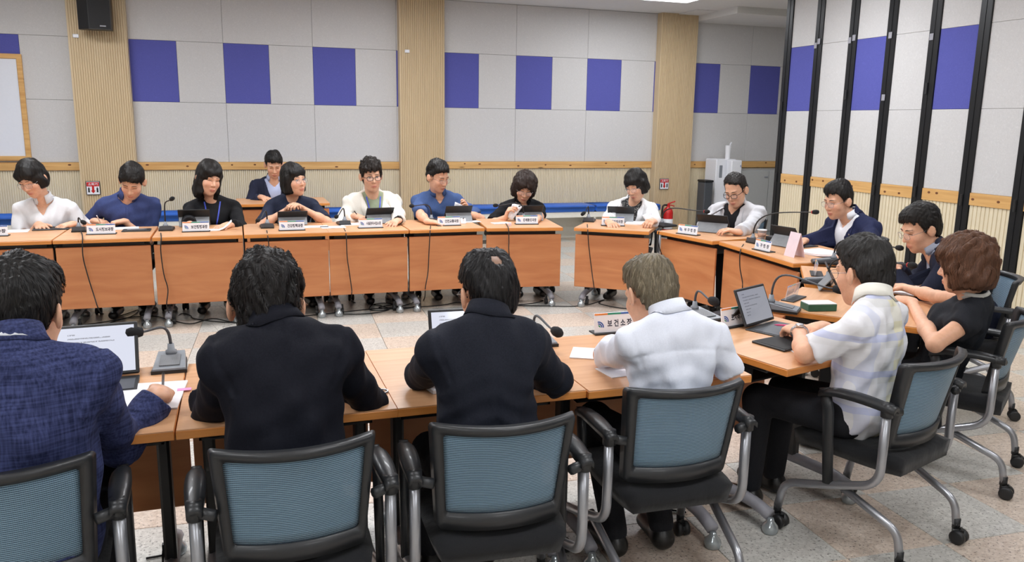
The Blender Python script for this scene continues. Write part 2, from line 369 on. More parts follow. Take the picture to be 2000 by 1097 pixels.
# felt panels
PW = .5275; X0 = -1.143
def panel(parent, x0, x1, z0, z1, mt, y, cache={}):
    key = (round(x1-x0, 3), round(z1-z0, 3), mt.name)
    if key not in cache:
        hw, hh = (x1-x0)/2-.0012, (z1-z0)/2-.0012
        cache[key] = MB().rbox(-hw, hw, -.008, .014, -hh, hh, .003).build('panel', mt, parent); o = cache[key]
    else:
        o = cache[key].copy(); COL.objects.link(o); o.parent = parent
    o.location = ((x0+x1)/2, y, (z0+z1)/2); return o
SECT = [(-2.785-2*PW, -1.73, 0), (X0, 2.05, 0), (2.606, 5.80, 0), (6.337, 9.0, 0)]
for sx, ex, par in SECT:
    n_ = int(math.ceil((ex-sx)/PW-.02))
    for i in range(n_):
        panel(WALL, sx+i*PW, sx+(i+1)*PW, 1.795, 2.505, M_FELT_BLUE if i % 2 == 0 else M_FELT, WY)
    for i in range(0, n_, 2):
        q = min(2, n_-i)
        panel(WALL, sx+i*PW, sx+(i+q)*PW, 1.08, 1.795, M_FELT, WY); panel(WALL, sx+i*PW, sx+(i+q)*PW, 2.505, CEIL-.002, M_FELT, WY)
def flutes(x0, x1, z0, z1, pitch, depth, groove=.3):
    """vertical reeded board in the xz plane, front towards -y"""
    n = max(1, int(round((x1-x0)/pitch))); p = (x1-x0)/n; g = p*groove; prof = []
    for i in range(n):
        a = x0+i*p; prof += [(a, depth), (a+g*.25, 0.0), (a+p-g*.75, 0.0), (a+p-g*.5, depth)]
    prof.append((x1, depth)); V = [(x, y, z) for z in (z0, z1) for x, y in prof]; k = len(prof)
    F_ = [(i, i+1, k+i+1, k+i) for i in range(k-1)]
    b = len(V); V += [(x0, .03, z0), (x1, .03, z0), (x0, .03, z1), (x1, .03, z1)]
    F_ += [tuple([b]+list(range(0, k))+[b+1])[::-1], tuple([b+2]+list(range(k, 2*k))+[b+3]), (0, k, b+2, b), (k-1, b+1, b+3, 2*k-1)]
    return V, F_
V, F_ = flutes(-5.0, 9.0, .09, .985, .0245, .011, .5); o = mesh_obj('dado_panel', V, F_, M_FLUTE_PALE, WALL); o.location = (0, WY-.012, 0)
o = MB().rbox(-5.05, 9.05, WY-.02, WY+.014, 0, .09, .004).build('baseboard_back', M_FLUTE_PALE); o['kind'] = 'structure'; o['label'] = 'low pale baseboard along the long wall'
rails = [(-5.05, -1.735), (-1.133, 2.04), (2.626, 5.785), (6.37, 9.05)]
for i, (a, b) in enumerate(rails):
    o = MB().rbox(a, b, WY-.035, WY+.01, .986, 1.08, .006).build('trim_%d' % (i+1), M_PINE)
    kr = random.Random(i)
    for kx in np.arange(a+.2, b-.1, .42): MB().lathe([(.0001, 0), (.010, 0), (.008, -.0012), (.0001, -.0014)], 9, (0, 0, 0), 'y', Matrix.Translation((kx+kr.uniform(-.12, .12), WY-.0351, 1.033+kr.uniform(-.025, .025))) @ Matrix.Scale(kr.uniform(1.2, 2.2), 4, (1, 0, 0))).build('knot', M_KNOT, o)
    o['kind'] = 'structure'; o['label'] = 'knotty pine dado rail'
for i, (a, b) in enumerate([(-1.733, -1.133), (2.042, 2.626), (5.787, 6.368)]):
    V, F_ = flutes(a, b, 0, CEIL-.001, .0245, .010, .42); o = mesh_obj('column', V, F_, M_FLUTE); o.location = (0, WY-.14, 0)
    for q in (a, b): MB().box(q-.004, q+.004, .001, .153, 0, CEIL-.002).build('side_board', M_FLUTE, o)
    o['kind'] = 'structure'; o['label'] = ['reeded wooden column under the hanging loudspeaker', 'reeded wooden column in the middle of the wall', 'reeded wooden column beside the water dispenser'][i]; o['category'] = 'column'
# ceiling lowered edges around the niche
o = MB().box(6.37, 9.05, 9.6, WY+.01, CEIL-.09, CEIL+.01).build('trim_5', M_CEIL); o['kind'] = 'structure'; o['label'] = 'white bulkhead over the niche'
o = MB().box(6.05, 6.37, WY-.62, WY-.14, CEIL-.012, CEIL+.01).build('trim_6', M_CEIL); o['kind'] = 'structure'; o['label'] = 'white ceiling edge at the column'
# folding partition
PX = 6.095
PART = MB().box(PX+.03, PX+.09, -3, 8.17, .0, CEIL).build('wall_right', M_BLACK_METAL); PART['kind'] = 'structure'; PART['label'] = 'folding partition with black posts, felt panels and reeded dado'
LP = .527; L0 = 8.118
nleaf = 14
post_me = None
for i in range(nleaf+1):
    y = L0-i*LP; wd = .058
    if post_me is None:
        mb = MB(); mb.rbox(-.012, .03, -wd, wd, .0, CEIL-.001, .004); mb.box(-.016, -.011, -.004, .004, .0, CEIL-.001)
        post_me = mb.build('post', M_BLACK_METAL, PART); o = post_me
    else: o = post_me.copy(); COL.objects.link(o); o.parent = PART
    o.location = (PX, y, 0)
def yzbox(nm, y0, y1, z0, z1, mt, d0=0., d1=.03, b=.002, par=PART):
    o = MB().rbox(PX+d0, PX+d1, y0, y1, z0, z1, b).build(nm, mt, par); return o
for i in range(nleaf):
    y1 = L0-i*LP-.058; y0 = y1-LP+.116
    yzbox('panel', y0, y1, 2.502, CEIL-.005, M_FELT, .004); yzbox('panel', y0, y1, 1.791, 2.5, M_FELT_BLUE if i % 2 == 0 else M_FELT, .004); yzbox('panel', y0, y1, 1.07, 1.789, M_FELT, .004)
    yzbox('rail', y0, y1, .962, 1.069, M_PINE_Y, -.006)
    for kx in (.12+.2*((i*7) % 5)/5, .33+.06*((i*3) % 4)/4): MB().lathe([(.0001, 0), (.011, 0), (.009, .0012), (.0001, .0014)], 9, (0, 0, 0), 'x', Matrix.Translation((PX-.0061, y0+kx, 1.015+.02*((i*5) % 3-1))) @ Matrix.Scale(-1, 4, (1, 0, 0)) @ Matrix.Scale(1.5, 4, (0, 1, 0))).build('knot', M_KNOT, PART)
    V, F_ = flutes(y0, y1, .075, .962, .041, .009, .24); o = mesh_obj('dado_panel', V, F_, M_FLUTE_PALE, PART); o.location = (PX+.004, 0, 0); o.rotation_euler = (0, 0, 0)
    o.data.transform(Matrix(((0, 1, 0, 0), (1, 0, 0, 0), (0, 0, 1, 0), (0, 0, 0, 1)))); o.data.flip_normals()
    yzbox('bottom_bar', y0, y1, .0, .075, M_BLACK_METAL, -.004)
for i, zz in [(0, 1.85), (0, 1.02), (2, 1.95), (2, 1.02), (4, 1.98), (4, 1.03), (6, 1.0), (3, 1.0), (5, 1.0)]:
    o = MB().tube([(0, 0, -.05), (0, 0, .05)], .012, 8).build('hinge', M_BLACK, PART); o.location = (PX-.02, L0-i*LP+.01, zz)
for i, zz, dy in [(1, 2.53, -.02), (1, 2.49, .03), (2, 2.5, .03), (2, 2.52, -.03), (3, 2.5, .0), (3, 1.91, .01), (4, 2.44, .02)]:
    o = MB().rbox(-.004, 0, -.022, .022, -.03, .03, .002).build('sticker', M_GREYPL, PART); o.location = (PX-.017, L0-i*LP+dy, zz)
# ceiling lamps
for i, (lx, ly) in enumerate(LIGHTS):
    e = empty('ceiling_lamp', (lx, ly, CEIL)); tag(e, 'white recessed panel lamp in the ceiling above the wall column' if i == 0 else 'white recessed panel lamp in the ceiling outside the picture', 'lamp', 'ceiling panel lamps')
    mb = MB(); a, b = LIGHT_W/2, LIGHT_D/2
    mb.box(-a-.02, a+.02, -b-.02, -b, -.018, 0); mb.box(-a-.02, a+.02, b, b+.02, -.018, 0); mb.box(-a-.02, -a, -b, b, -.018, 0); mb.box(a, a+.02, -b, b, -.018, 0)
    mb.build('frame', M_WHITE, e); MB().box(-a, a, -b, b, -.008, -.002).build('diffuser', M_LAMP, e)
# ---------------------------------------------------------------- wall furniture
def bench(x0, x1, ncush, label):
    e = empty('wall_bench', ((x0+x1)/2, 10.42, 0)); tag(e, label, 'bench', 'blue cushioned wall benches'); h = (x1-x0)/2
    mb = MB(); mb.box(-h, h, -.20, .245, .385, .412); mb.box(-h, h, -.2, -.185, .34, .385)
    mb.build('seat_board', M_CREAM, e)
    n = max(2, int(round((x1-x0)/1.05))+1)
    for i in range(n):
        x = -h+.012+(2*h-.024)*i/(n-1); MB().box(x-.012, x+.012, -.195, .24, 0, .385).build('leg_board', M_CREAM, e)
    MB().box(-h+.02, h-.02, .225, .24, .0, .385).build('back_board', M_CREAM, e)
    for i in range(ncush):
        a = -h+2*h*i/ncush; b = -h+2*h*(i+1)/ncush
        MB().rbox(a+.002, b-.002, -.215, .245, .412, .5, .018).build('cushion', M_BLUECUSH, e, True)
bench(-4.6, -1.76, 2, 'blue cushioned bench below the whiteboard')
bench(-1.11, 2.02, 3, 'blue cushioned bench between the speaker column and the middle column')
bench(2.66, 5.72, 3, 'blue cushioned bench ending at the fire extinguisher')
# whiteboard
e = empty('whiteboard', (-3.35, WY-.03, 1.7)); tag(e, 'white board in a pine frame at the left edge', 'board')
mb = MB(); hw, z0, z1 = 1.11, -.60, .59
mb.rbox(-hw, hw, -.02, .02, z1-.055, z1, .006); mb.rbox(-hw, hw, -.02, .02, z0, z0+.055, .006); mb.rbox(-hw, -hw+.055, -.019, .019, z0+.04, z1-.04, .006); mb.rbox(hw-.055, hw, -.019, .019, z0+.04, z1-.04, .006)
mb.build('frame', M_PINE, e); MB().box(-hw+.04, hw-.04, -.004, .018, z0+.04, z1-.04).build('writing_surface', plain('board_white', srgb(226, 230, 240), .25, var=.01), e)
# loudspeaker
e = empty('loudspeaker', (-1.42, 10.38, 2.56)); tag(e, 'black wedge-shaped loudspeaker hanging on the reeded column', 'loudspeaker')
poly = [(-.17, .06), (-.17, -.02), (-.05, -.13), (.17, -.1), (.17, .06)]
MB().prism(poly, 0, .56).build('cabinet', M_BLACK, e)
MB().prism([(-.045, -.136), (.165, -.107), (.165, -.10), (-.045, -.128)], .01, .55).build('grille', M_BLACK_MATTE, e)
MB().box(.06, .12, -.126, -.116, .03, .042).build('badge', M_GREYPL, e); MB().rbox(-.05, .05, .05, .17, .25, .31, .004).build('bracket', M_BLACK_METAL, e)
# small white sensors on the columns
for px, py, lb in ((148, 70, 'small white button on the column under the loudspeaker'), (795, 100, 'small white button high on the middle column')):
    p = ony(px, py, WY-.145); tag(MB().rbox(-.03, .03, -.012, .006, -.02, .02, .004).build('wall_button', M_WHITE), lb, 'button').location = p
# text helper
_TXT = {}
def text_mesh(s, bold=.0):
    if (s, bold) not in _TXT:
        cu = bpy.data.curves.new('txt', 'FONT'); cu.body = s; cu.align_x = 'CENTER'; cu.align_y = 'CENTER'; cu.size = 1; cu.resolution_u = 2; cu.offset = bold; cu.extrude = 0
        o = bpy.data.objects.new('txt', cu); COL.objects.link(o); dg = bpy.context.evaluated_depsgraph_get(); dg.update()
        me = bpy.data.meshes.new_from_object(o.evaluated_get(dg)); bpy.data.objects.remove(o)
        n = len(me.vertices); co = np.zeros(n*3); me.vertices.foreach_get('co', co); co = co.reshape(-1, 3)
        _TXT[s, bold] = (co, [tuple(p.vertices) for p in me.polygons])
    return _TXT[s, bold]
def text_obj(s, w, h, mat, parent, M, name='lettering', bold=.02):
    co, fc = text_mesh(s, bold)
    if len(co) == 0: return None
    lo, hi = co.min(0), co.max(0); q = co-(lo+hi)/2; q[:, 0] *= w/(hi[0]-lo[0]); q[:, 1] *= h/(hi[1]-lo[1]); q[:, 2] = 0
    V = [tuple(M @ Vector(p)) for p in q]; return mesh_obj(name, V, fc, mat, parent)
FRONT = Matrix(((1, 0, 0, 0), (0, 0, 1, 0), (0, 1, 0, 0), (0, 0, 0, 1)))   # xy sheet -> xz sheet seen from -y
def fire_sign(px, py, label):
    p = ony(px, py, WY-.152); e = empty('extinguisher_sign', p); tag(e, label, 'sign', 'fire extinguisher signs')
    MB().rbox(-.075, .075, -.006, .008, -.08, .08, .005).build('frame', M_BLACK, e); MB().box(-.068, .068, -.008, -.005, -.073, .073).build('face', M_WHITE, e)
    MB().box(-.066, .066, -.0095, -.0075, .02, .068).build('header', M_RED, e)
    text_obj('소화기', .1, .03, M_WHITE, e, Matrix.Translation((0, -.0105, .045)) @ FRONT)
    mb = MB(); mb.box(-.012, .012, -.0095, -.0075, -.03, .02); mb.add([(-.026, -.0095, -.028), (.026, -.0095, -.028), (0, -.0095, -.062)], [(0, 1, 2)]); mb.build('arrow', M_RED, e)
    for s in (-1, 1): mb = MB(); mb.box(s*.045-.009, s*.045+.009, -.0095, -.0075, -.05, .0); mb.box(s*.045-.004, s*.045+.004, -.0095, -.0075, 0, .01); mb.build('pictogram', M_BLACK, e)
fire_sign(182, 367, 'red and white extinguisher sign behind the man in the navy shirt')
fire_sign(1297, 359, 'red and white extinguisher sign above the fire extinguisher')
# fire extinguisher
e = empty('fire_extinguisher', (5.92, 10.36, 0)); tag(e, 'red fire extinguisher standing beside the end of the bench', 'extinguisher')
MB().lathe([(.001, .0), (.07, .0), (.075, .02), (.075, .36), (.06, .41), (.025, .44), (.02, .46)], 20).build('cylinder', M_RED, e, True)
MB().lathe([(.0765, .12), (.0765, .27)], 20).build('label_band', M_WHITE, e, True); MB().lathe([(.078, 0), (.078, .05)], 20).build('foot_ring', M_BLACK, e, True)
mb = MB(); mb.lathe([(.024, .44), (.024, .48)], 10); mb.tube([(-.01, 0, .48), (.04, 0, .50), (.11, 0, .52)], .011, 6); mb.tube([(-.01, 0, .47), (.05, 0, .465), (.1, 0, .45)], .009, 6); mb.build('valve_lever', M_RED, e)
MB().tube(spline([(-.02, 0, .47), (-.08, 0, .46), (-.1, -.01, .38), (-.095, -.02, .25), (-.085, -.03, .13)]), .013, 8).build('hose', M_BLACK, e, True)
# water dispenser
e = empty('water_dispenser', (6.83, 10.42, 0)); tag(e, 'tall white water dispenser in the niche', 'dispenser')
MB().rbox(-.17, .17, -.1, .2, 0, 1.13, .012).build('body', M_WHITE, e)
MB().rbox(0, .18, -.235, -.1, .80, 1.12, .014).build('dispensing_head', M_WHITE, e); MB().rbox(.0, .17, -.2, -.1, .0, .52, .01).build('base_cabinet', M_WHITE, e)
MB().rbox(0.02, .16, -.215, -.1, .50, .525, .006).build('drip_tray', M_MID, e); MB().rbox(-.115, -.065, -.106, -.098, .86, 1.04, .003).build('display', M_MID, e)
for x in (.04, .09, .14): MB().tube([(x, -.17, .80), (x, -.17, .755)], .011, 8).build('tap', M_BLACK, e)
MB().box(.02, .17, -.2, -.11, .785, .8).build('tap_shade', M_DARK, e); MB().box(.15, .158, -.2375, -.2345, 1.02, 1.05).build('indicator_light', M_BLUEINK, e)
e2 = empty('paper_cup_stack', (6.87, 10.36, 1.13)); tag(e2, 'stack of white paper cups on the water dispenser', 'cups')
MB().lathe([(.036, 0), (.036, .1), (.038, .1), (.038, .13), (.04, .13), (.04, .16), (.042, .16), (.042, .2), (.044, .2), (.03, .2)], 14).build('cup', M_PAPER, e2)
MB().tube([(.04, 0, .16), (.03, 0, .22), (.05, 0, .24)], .012, 6).build('top_cup', M_PAPER, e2)
e = empty('trash_bin', (6.50, 10.33, 0)); tag(e, 'narrow dark grey bin between column and water dispenser', 'bin'); mb = MB(); mb.rbox(-.07, .07, -.1, .1, 0, .80, .01); mb.build('bin_body', M_DARK, e); MB().rbox(-.075, .075, -.105, .105, .80, .83, .006).build('lid', M_BLACK, e)
e = empty('storage_cabinet', (8.0, 10.44, 0)); tag(e, 'long grey cabinet with plain doors in the niche', 'cabinet')
MB().rbox(-.98, .98, -.2, .22, 0, .975, .006).build('carcass', M_GREYBLUE, e)
for i in range(4):
    a = -.97+i*.485; d = MB().rbox(a+.003, a+.482, -.222, -.2, .06, .965, .004).build('door', plain('door_grey', srgb(166, 168, 168), .5, var=.02), e)
    MB().rbox(a+.40, a+.46, -.232, -.22, .86, .88, .003).build('handle', M_MID, d)

# ---------------------------------------------------------------- tables
TD, TH = .69, .72
class Tab:
    """table frame: c inner edge midpoint, n outward (user) direction, u along the edge (to the right as the user sees it)"""
    def __init__(s, cx, cy, ndeg, w=.66):
        s.c = np.array([cx, cy]); a = math.radians(ndeg); s.n = np.array([math.cos(a), math.sin(a)]); s.u = np.array([s.n[1], -s.n[0]])*-1; s.w = w; s.a = a
        s.u = np.array([-s.n[1], s.n[0]])
    def P(s, u, v, z=0.): q = s.c+s.u*u+s.n*v; return np.array([q[0], q[1], z])
    def at(s, px, py, v): return onplane(px, py, s.c+s.n*v, s.n)
    def atu(s, px, py, u): return onplane(px, py, s.c+s.u*u, s.u)
TB = dict(a=Tab(-1.645, 6.62, 90), b=Tab(-.98, 6.62, 90), c=Tab(-.31, 6.62, 90), d=Tab(.355, 6.62, 90), e=Tab(1.01, 6.62, 90), f=Tab(1.675, 6.62, 90),
          g=Tab(2.35, 6.55, 82, .68), h=Tab(3.04, 6.28, 53), i=Tab(3.465, 5.79, 11, .68), m=Tab(3.536, 4.93, -4.6, 1.02), p=Tab(3.295, 4.07, -35.8), q=Tab(2.77, 3.54, -52.3), r=Tab(2.08, 3.17, -76),
          s=Tab(1.4325, 3.095, -90), t=Tab(.775, 3.11, -90), v=Tab(.12, 3.11, -90), w=Tab(-.54, 3.11, -90), z0=Tab(-2.31, 6.62, 90))
TLABEL = dict(a='desk under the tablet of the woman in the white shirt', b='desk of the man in the navy short-sleeved shirt', c='desk of the woman in the black cardigan', d='desk of the woman with clasped hands', e='desk of the man in the cream jacket',
              f='desk of the man in the blue polo shirt', g='desk of the woman in the black blouse, left of the gap', h='desk of the woman in the white jacket, right of the gap', i='desk of the man in the light grey jacket',
              m='widest desk, of the man speaking in the navy suit', p='desk of the man with a wristwatch, at the curve', q='desk with a green box, before the brown-haired woman', r='desk of the man in the plaid shirt', s='desk of the man in the white shirt, nearest row', t='desk of the man with the thinning crown, nearest row', v='desk between two dark jackets in the nearest row', w='desk with paper and microphone at the lower left', z0='desk cut off by the left edge in the far row')
def make_table(t, key):
    """local frame: x along the edge, y from inner edge (0) to the user (TD)"""
    e = empty('folding_desk', (t.c[0], t.c[1], 0), math.atan2(t.n[1], t.n[0])-PI/2)
    tag(e, 'orange wood folding '+TLABEL[key], 'desk', 'folding desks in a ring')
    h = t.w/2-.002
    mb = MB(); mb.mat(0).box(-h+.002, h-.002, .002, TD-.002, TH-.004, TH); mb.mat(1).rbox(-h, h, 0, TD, TH-.03, TH-.0035, .002)
    mb.build('top', None, e, mats=[M_TABLE, M_EDGE])
    MB().rbox(-h+.004, h-.004, .045, .063, .185, .655, .003).build('modesty_panel', M_PANEL, e)
    mb = MB(); mb.box(-h+.05, h-.05, .12, .48, .60, .608); mb.box(-h+.05, h-.05, .075, .085, .615, .69); mb.box(-h+.05, -h+.058, .085, .48, .60, .69); mb.box(h-.058, h-.05, .085, .48, .60, .69)
    mb.build('under_shelf', M_BLACK, e)
    for s in (-1, 1):
        x = s*(h-.07)
        mb = MB(); mb.rbox(x-.02, x+.02, .26, .33, .1, TH-.03, .008); mb.rbox(x-.024, x+.024, .12, .56, TH-.06, TH-.03, .006); mb.build('upright', M_BLACK, e); mb = MB()
        mb.tube(rounded([(x, .07, .075), (x, .16, .10), (x, .52, .10), (x, .61, .075)], .05), .026, 8)
        lg = mb.build('foot_bar', M_GREYPL, e, True)
        for y in (.065, .615):
            MB().lathe([(.012, .065), (.016, .05), (.03, .035), (.034, .02), (.03, .003), (.026, 0)], 12, (x, y, 0)).build('glide_foot', M_CLEARFOOT, lg, True)
        mb = MB(); mb.lathe([(.028, -.012), (.028, .012)], 12, (x-s*.035, .14, .03), 'x'); mb.box(x-s*.035-.01, x-s*.035+.01, .13, .15, .03, .085); mb.build('castor', M_BLACK, lg)
    return e
for k, t in TB.items(): make_table(t, k)
# second-row desk against the wall
tb2 = Tab(.46, 9.02, 90, .98); TB['back'] = tb2; TLABEL['back'] = 'desk of the man sitting alone in the second row'
make_table(tb2, 'back')

# ---------------------------------------------------------------- chairs
def chair_back(bw=.215, n=17):
    """curved rounded back: returns position of frame coords s in -1..1, t in 0..1"""
    def pos(s_, t_, off=0.):
        hw = bw*(.88+.12*t_); y = -.175-.085*t_+.075*(s_*s_)*(.6+.4*t_); z = .45+.345*t_ + .0*s_
        nx, ny = -.15*s_*.9, -1.; l = math.hypot(nx, ny)
        return (hw*s_+off*nx/l*-1*-1, y+off*ny/l, z)
    return pos
def make_chair():
    e = empty('mesh_chair'); pos = chair_back()
    # frame: closed loop with wide band, front and back skins
    out_, in_ = [], []
    def rr(hs, t0, t1, cs, ct):
        pts = []
        for cxs, cyt, a0 in ((hs-cs, t1-ct, 0), (-hs+cs, t1-ct, 90), (-hs+cs, t0+ct, 180), (hs-cs, t0+ct, 270)):
            for k in range(6):
                a = math.radians(a0+k*18); pts.append((cxs+cs*math.cos(a), cyt+ct*math.sin(a)))
        full = []
        for i in range(len(pts)):
            a, b = pts[i], pts[(i+1) % len(pts)]; d = math.hypot(b[0]-a[0], b[1]-a[1]); m_ = max(1, int(d/.16))
            for k in range(m_): full.append((a[0]+(b[0]-a[0])*k/m_, a[1]+(b[1]-a[1])*k/m_))
        return full
    O = rr(1.0, 0, 1.0, .07, .05)
    def inner(p):
        s_, t_ = p; return (max(-.855, min(.855, s_*.855)), .165+(t_)*.755)
    I = [inner(p) for p in O]; N = len(O); V = []; Fc = []
    for (a, b) in zip(O, I):
        V += [pos(*a, .016), pos(*a, -.016), pos(*b, -.010), pos(*b, .010)]
        V[-4] = pos(a[0]*.985, a[1]*.985+.007, .018)
    for i in range(N):
        j = (i+1) % N
        for k in range(4): Fc.append((i*4+k, i*4+(k+1) % 4, j*4+(k+1) % 4, j*4+k))
    back = mesh_obj('back_frame', V, Fc, M_CHAIRBLACK, e, True)
    G = [[pos(-.87+1.74*i/14, .155+.775*j/8, 0) for i in range(15)] for j in range(9)]
    MB().slab(G, (0, .002, 0)).build('mesh_back', M_MESH, e, True)
    # seat
    G = []
    for j in range(9):
        yy = -.20+.44*j/8; row = []
        for i in range(11):
            xx = -1+2*i/10; ww = .215*(1-.10*abs(2*j/8-1)**3); edge = max(abs(xx), abs(2*j/8-1)); z = .445-.022*edge**6-.012*(1-xx*xx)*(1-(2*j/8-1)**2)
            if j == 8: z -= .012
            row.append((ww*xx, yy, z))
        G.append(row)
    B = np.array(G); off = np.zeros_like(B); off[:, :, 2] = -.062; off[:, :, 0] = -B[:, :, 0]*.10
    MB().slab(G, off).build('seat', M_FABRIC_BLACK, e, True)
    MB().rbox(-.12, .12, -.19, .12, .355, .385, .01).build('seat_pan', M_BLACK, e)
    for s in (-1, 1):
        x = s*.255
        p = rounded([(x, -.165, .625), (x, -.165, .335), (x, .02, .265), (x, .225, .20), (x, .245, .085)], .07, 7)
        MB().tube(p, .0165, 10).build('side_tube', M_SILVER, e, True)
        p = rounded([(x*.93, .01, .275), (x*.86, -.235, .17), (x*.86, -.25, .075)], .06, 7); MB().tube(p, .0155, 10).build('rear_leg', M_SILVER, e, True)
        # armrest
        A = []
        for j in range(9):
            t_ = j/8; y = -.20+.30*t_; wd = .026*(.70+.38*math.sin(PI*min(1, t_*1.0))); z = .645+.012*math.sin(PI*t_)-.012*max(0, t_-.8)*5
            A.append([(x+wd*c, y, z-(.010 if abs(c) == 1 else 0)) for c in (-1, -.5, 0, .5, 1)])
        MB().slab(A, (0, 0, -.018)).build('armrest', M_CHAIRBLACK, e, True)
        MB().tube([(x, -.165, .60), (x, -.165, .65)], .022, 10).build('arm_sleeve', M_CHAIRBLACK, e, True)
        MB().tube([(x, .085, .64), (x+s*.004, .06, .56), (x+s*.004, .035, .27)], [.015, .016, .014], 8, flat=1.6).build('arm_strut', M_CHAIRBLACK, e, True)
        MB().tube([(x, -.165, .62), (x*.8, -.19, .615)], .016, 8).build('back_bracket', M_CHAIRBLACK, e, True)
        for cx_, cy_ in ((x, .245), (x*.86, -.25)):
            mb = MB(); mb.tube([(cx_, cy_, .1), (cx_, cy_, .06)], .016, 8); mb.rbox(cx_-.014, cx_+.014, cy_-.03, cy_+.012, .03, .068, .008)
            mb.lathe([(.020, -.027), (.029, -.024), (.029, -.008), (.020, -.006), (.02, .006), (.029, .008), (.029, .024), (.02, .027)], 16, (cx_, cy_-.016, .029), 'x')
            mb.build('castor', M_BLACK, e, True)
    return e
CHAIR = make_chair(); CHAIR_USED = [False]
def place_chair(x, y, face_deg, label):
    """face_deg: plan direction the sitter looks to"""
    o = CHAIR if not CHAIR_USED[0] else copy_tree(CHAIR); CHAIR_USED[0] = True
    o.location = (x, y, 0); o.rotation_euler = (0, 0, math.radians(face_deg-90)); tag(o, label, 'chair', 'blue mesh-back chairs on castors'); return o
def chair_at(key, v, u, label, twist=0.):
    t = TB[key]; p = t.P(u, v); return place_chair(p[0], p[1], math.degrees(math.atan2(-t.n[1], -t.n[0]))+twist, label)
place_chair(-.60, 2.30, 94, 'blue mesh-back chair at the lower left corner')
place_chair(.105, 2.25, 91, 'blue mesh-back chair behind the black jacket, cut by the bottom edge')
place_chair(.70, 2.25, 86, 'blue mesh-back chair of the man with the thinning crown')
place_chair(1.36, 2.38, 88, 'blue mesh-back chair of the man in the white shirt')
place_chair(2.36, 2.40, 108, 'blue mesh-back chair of the man in the plaid shirt')
place_chair(3.22, 2.80, 124, 'blue mesh-back chair of the brown-haired woman')
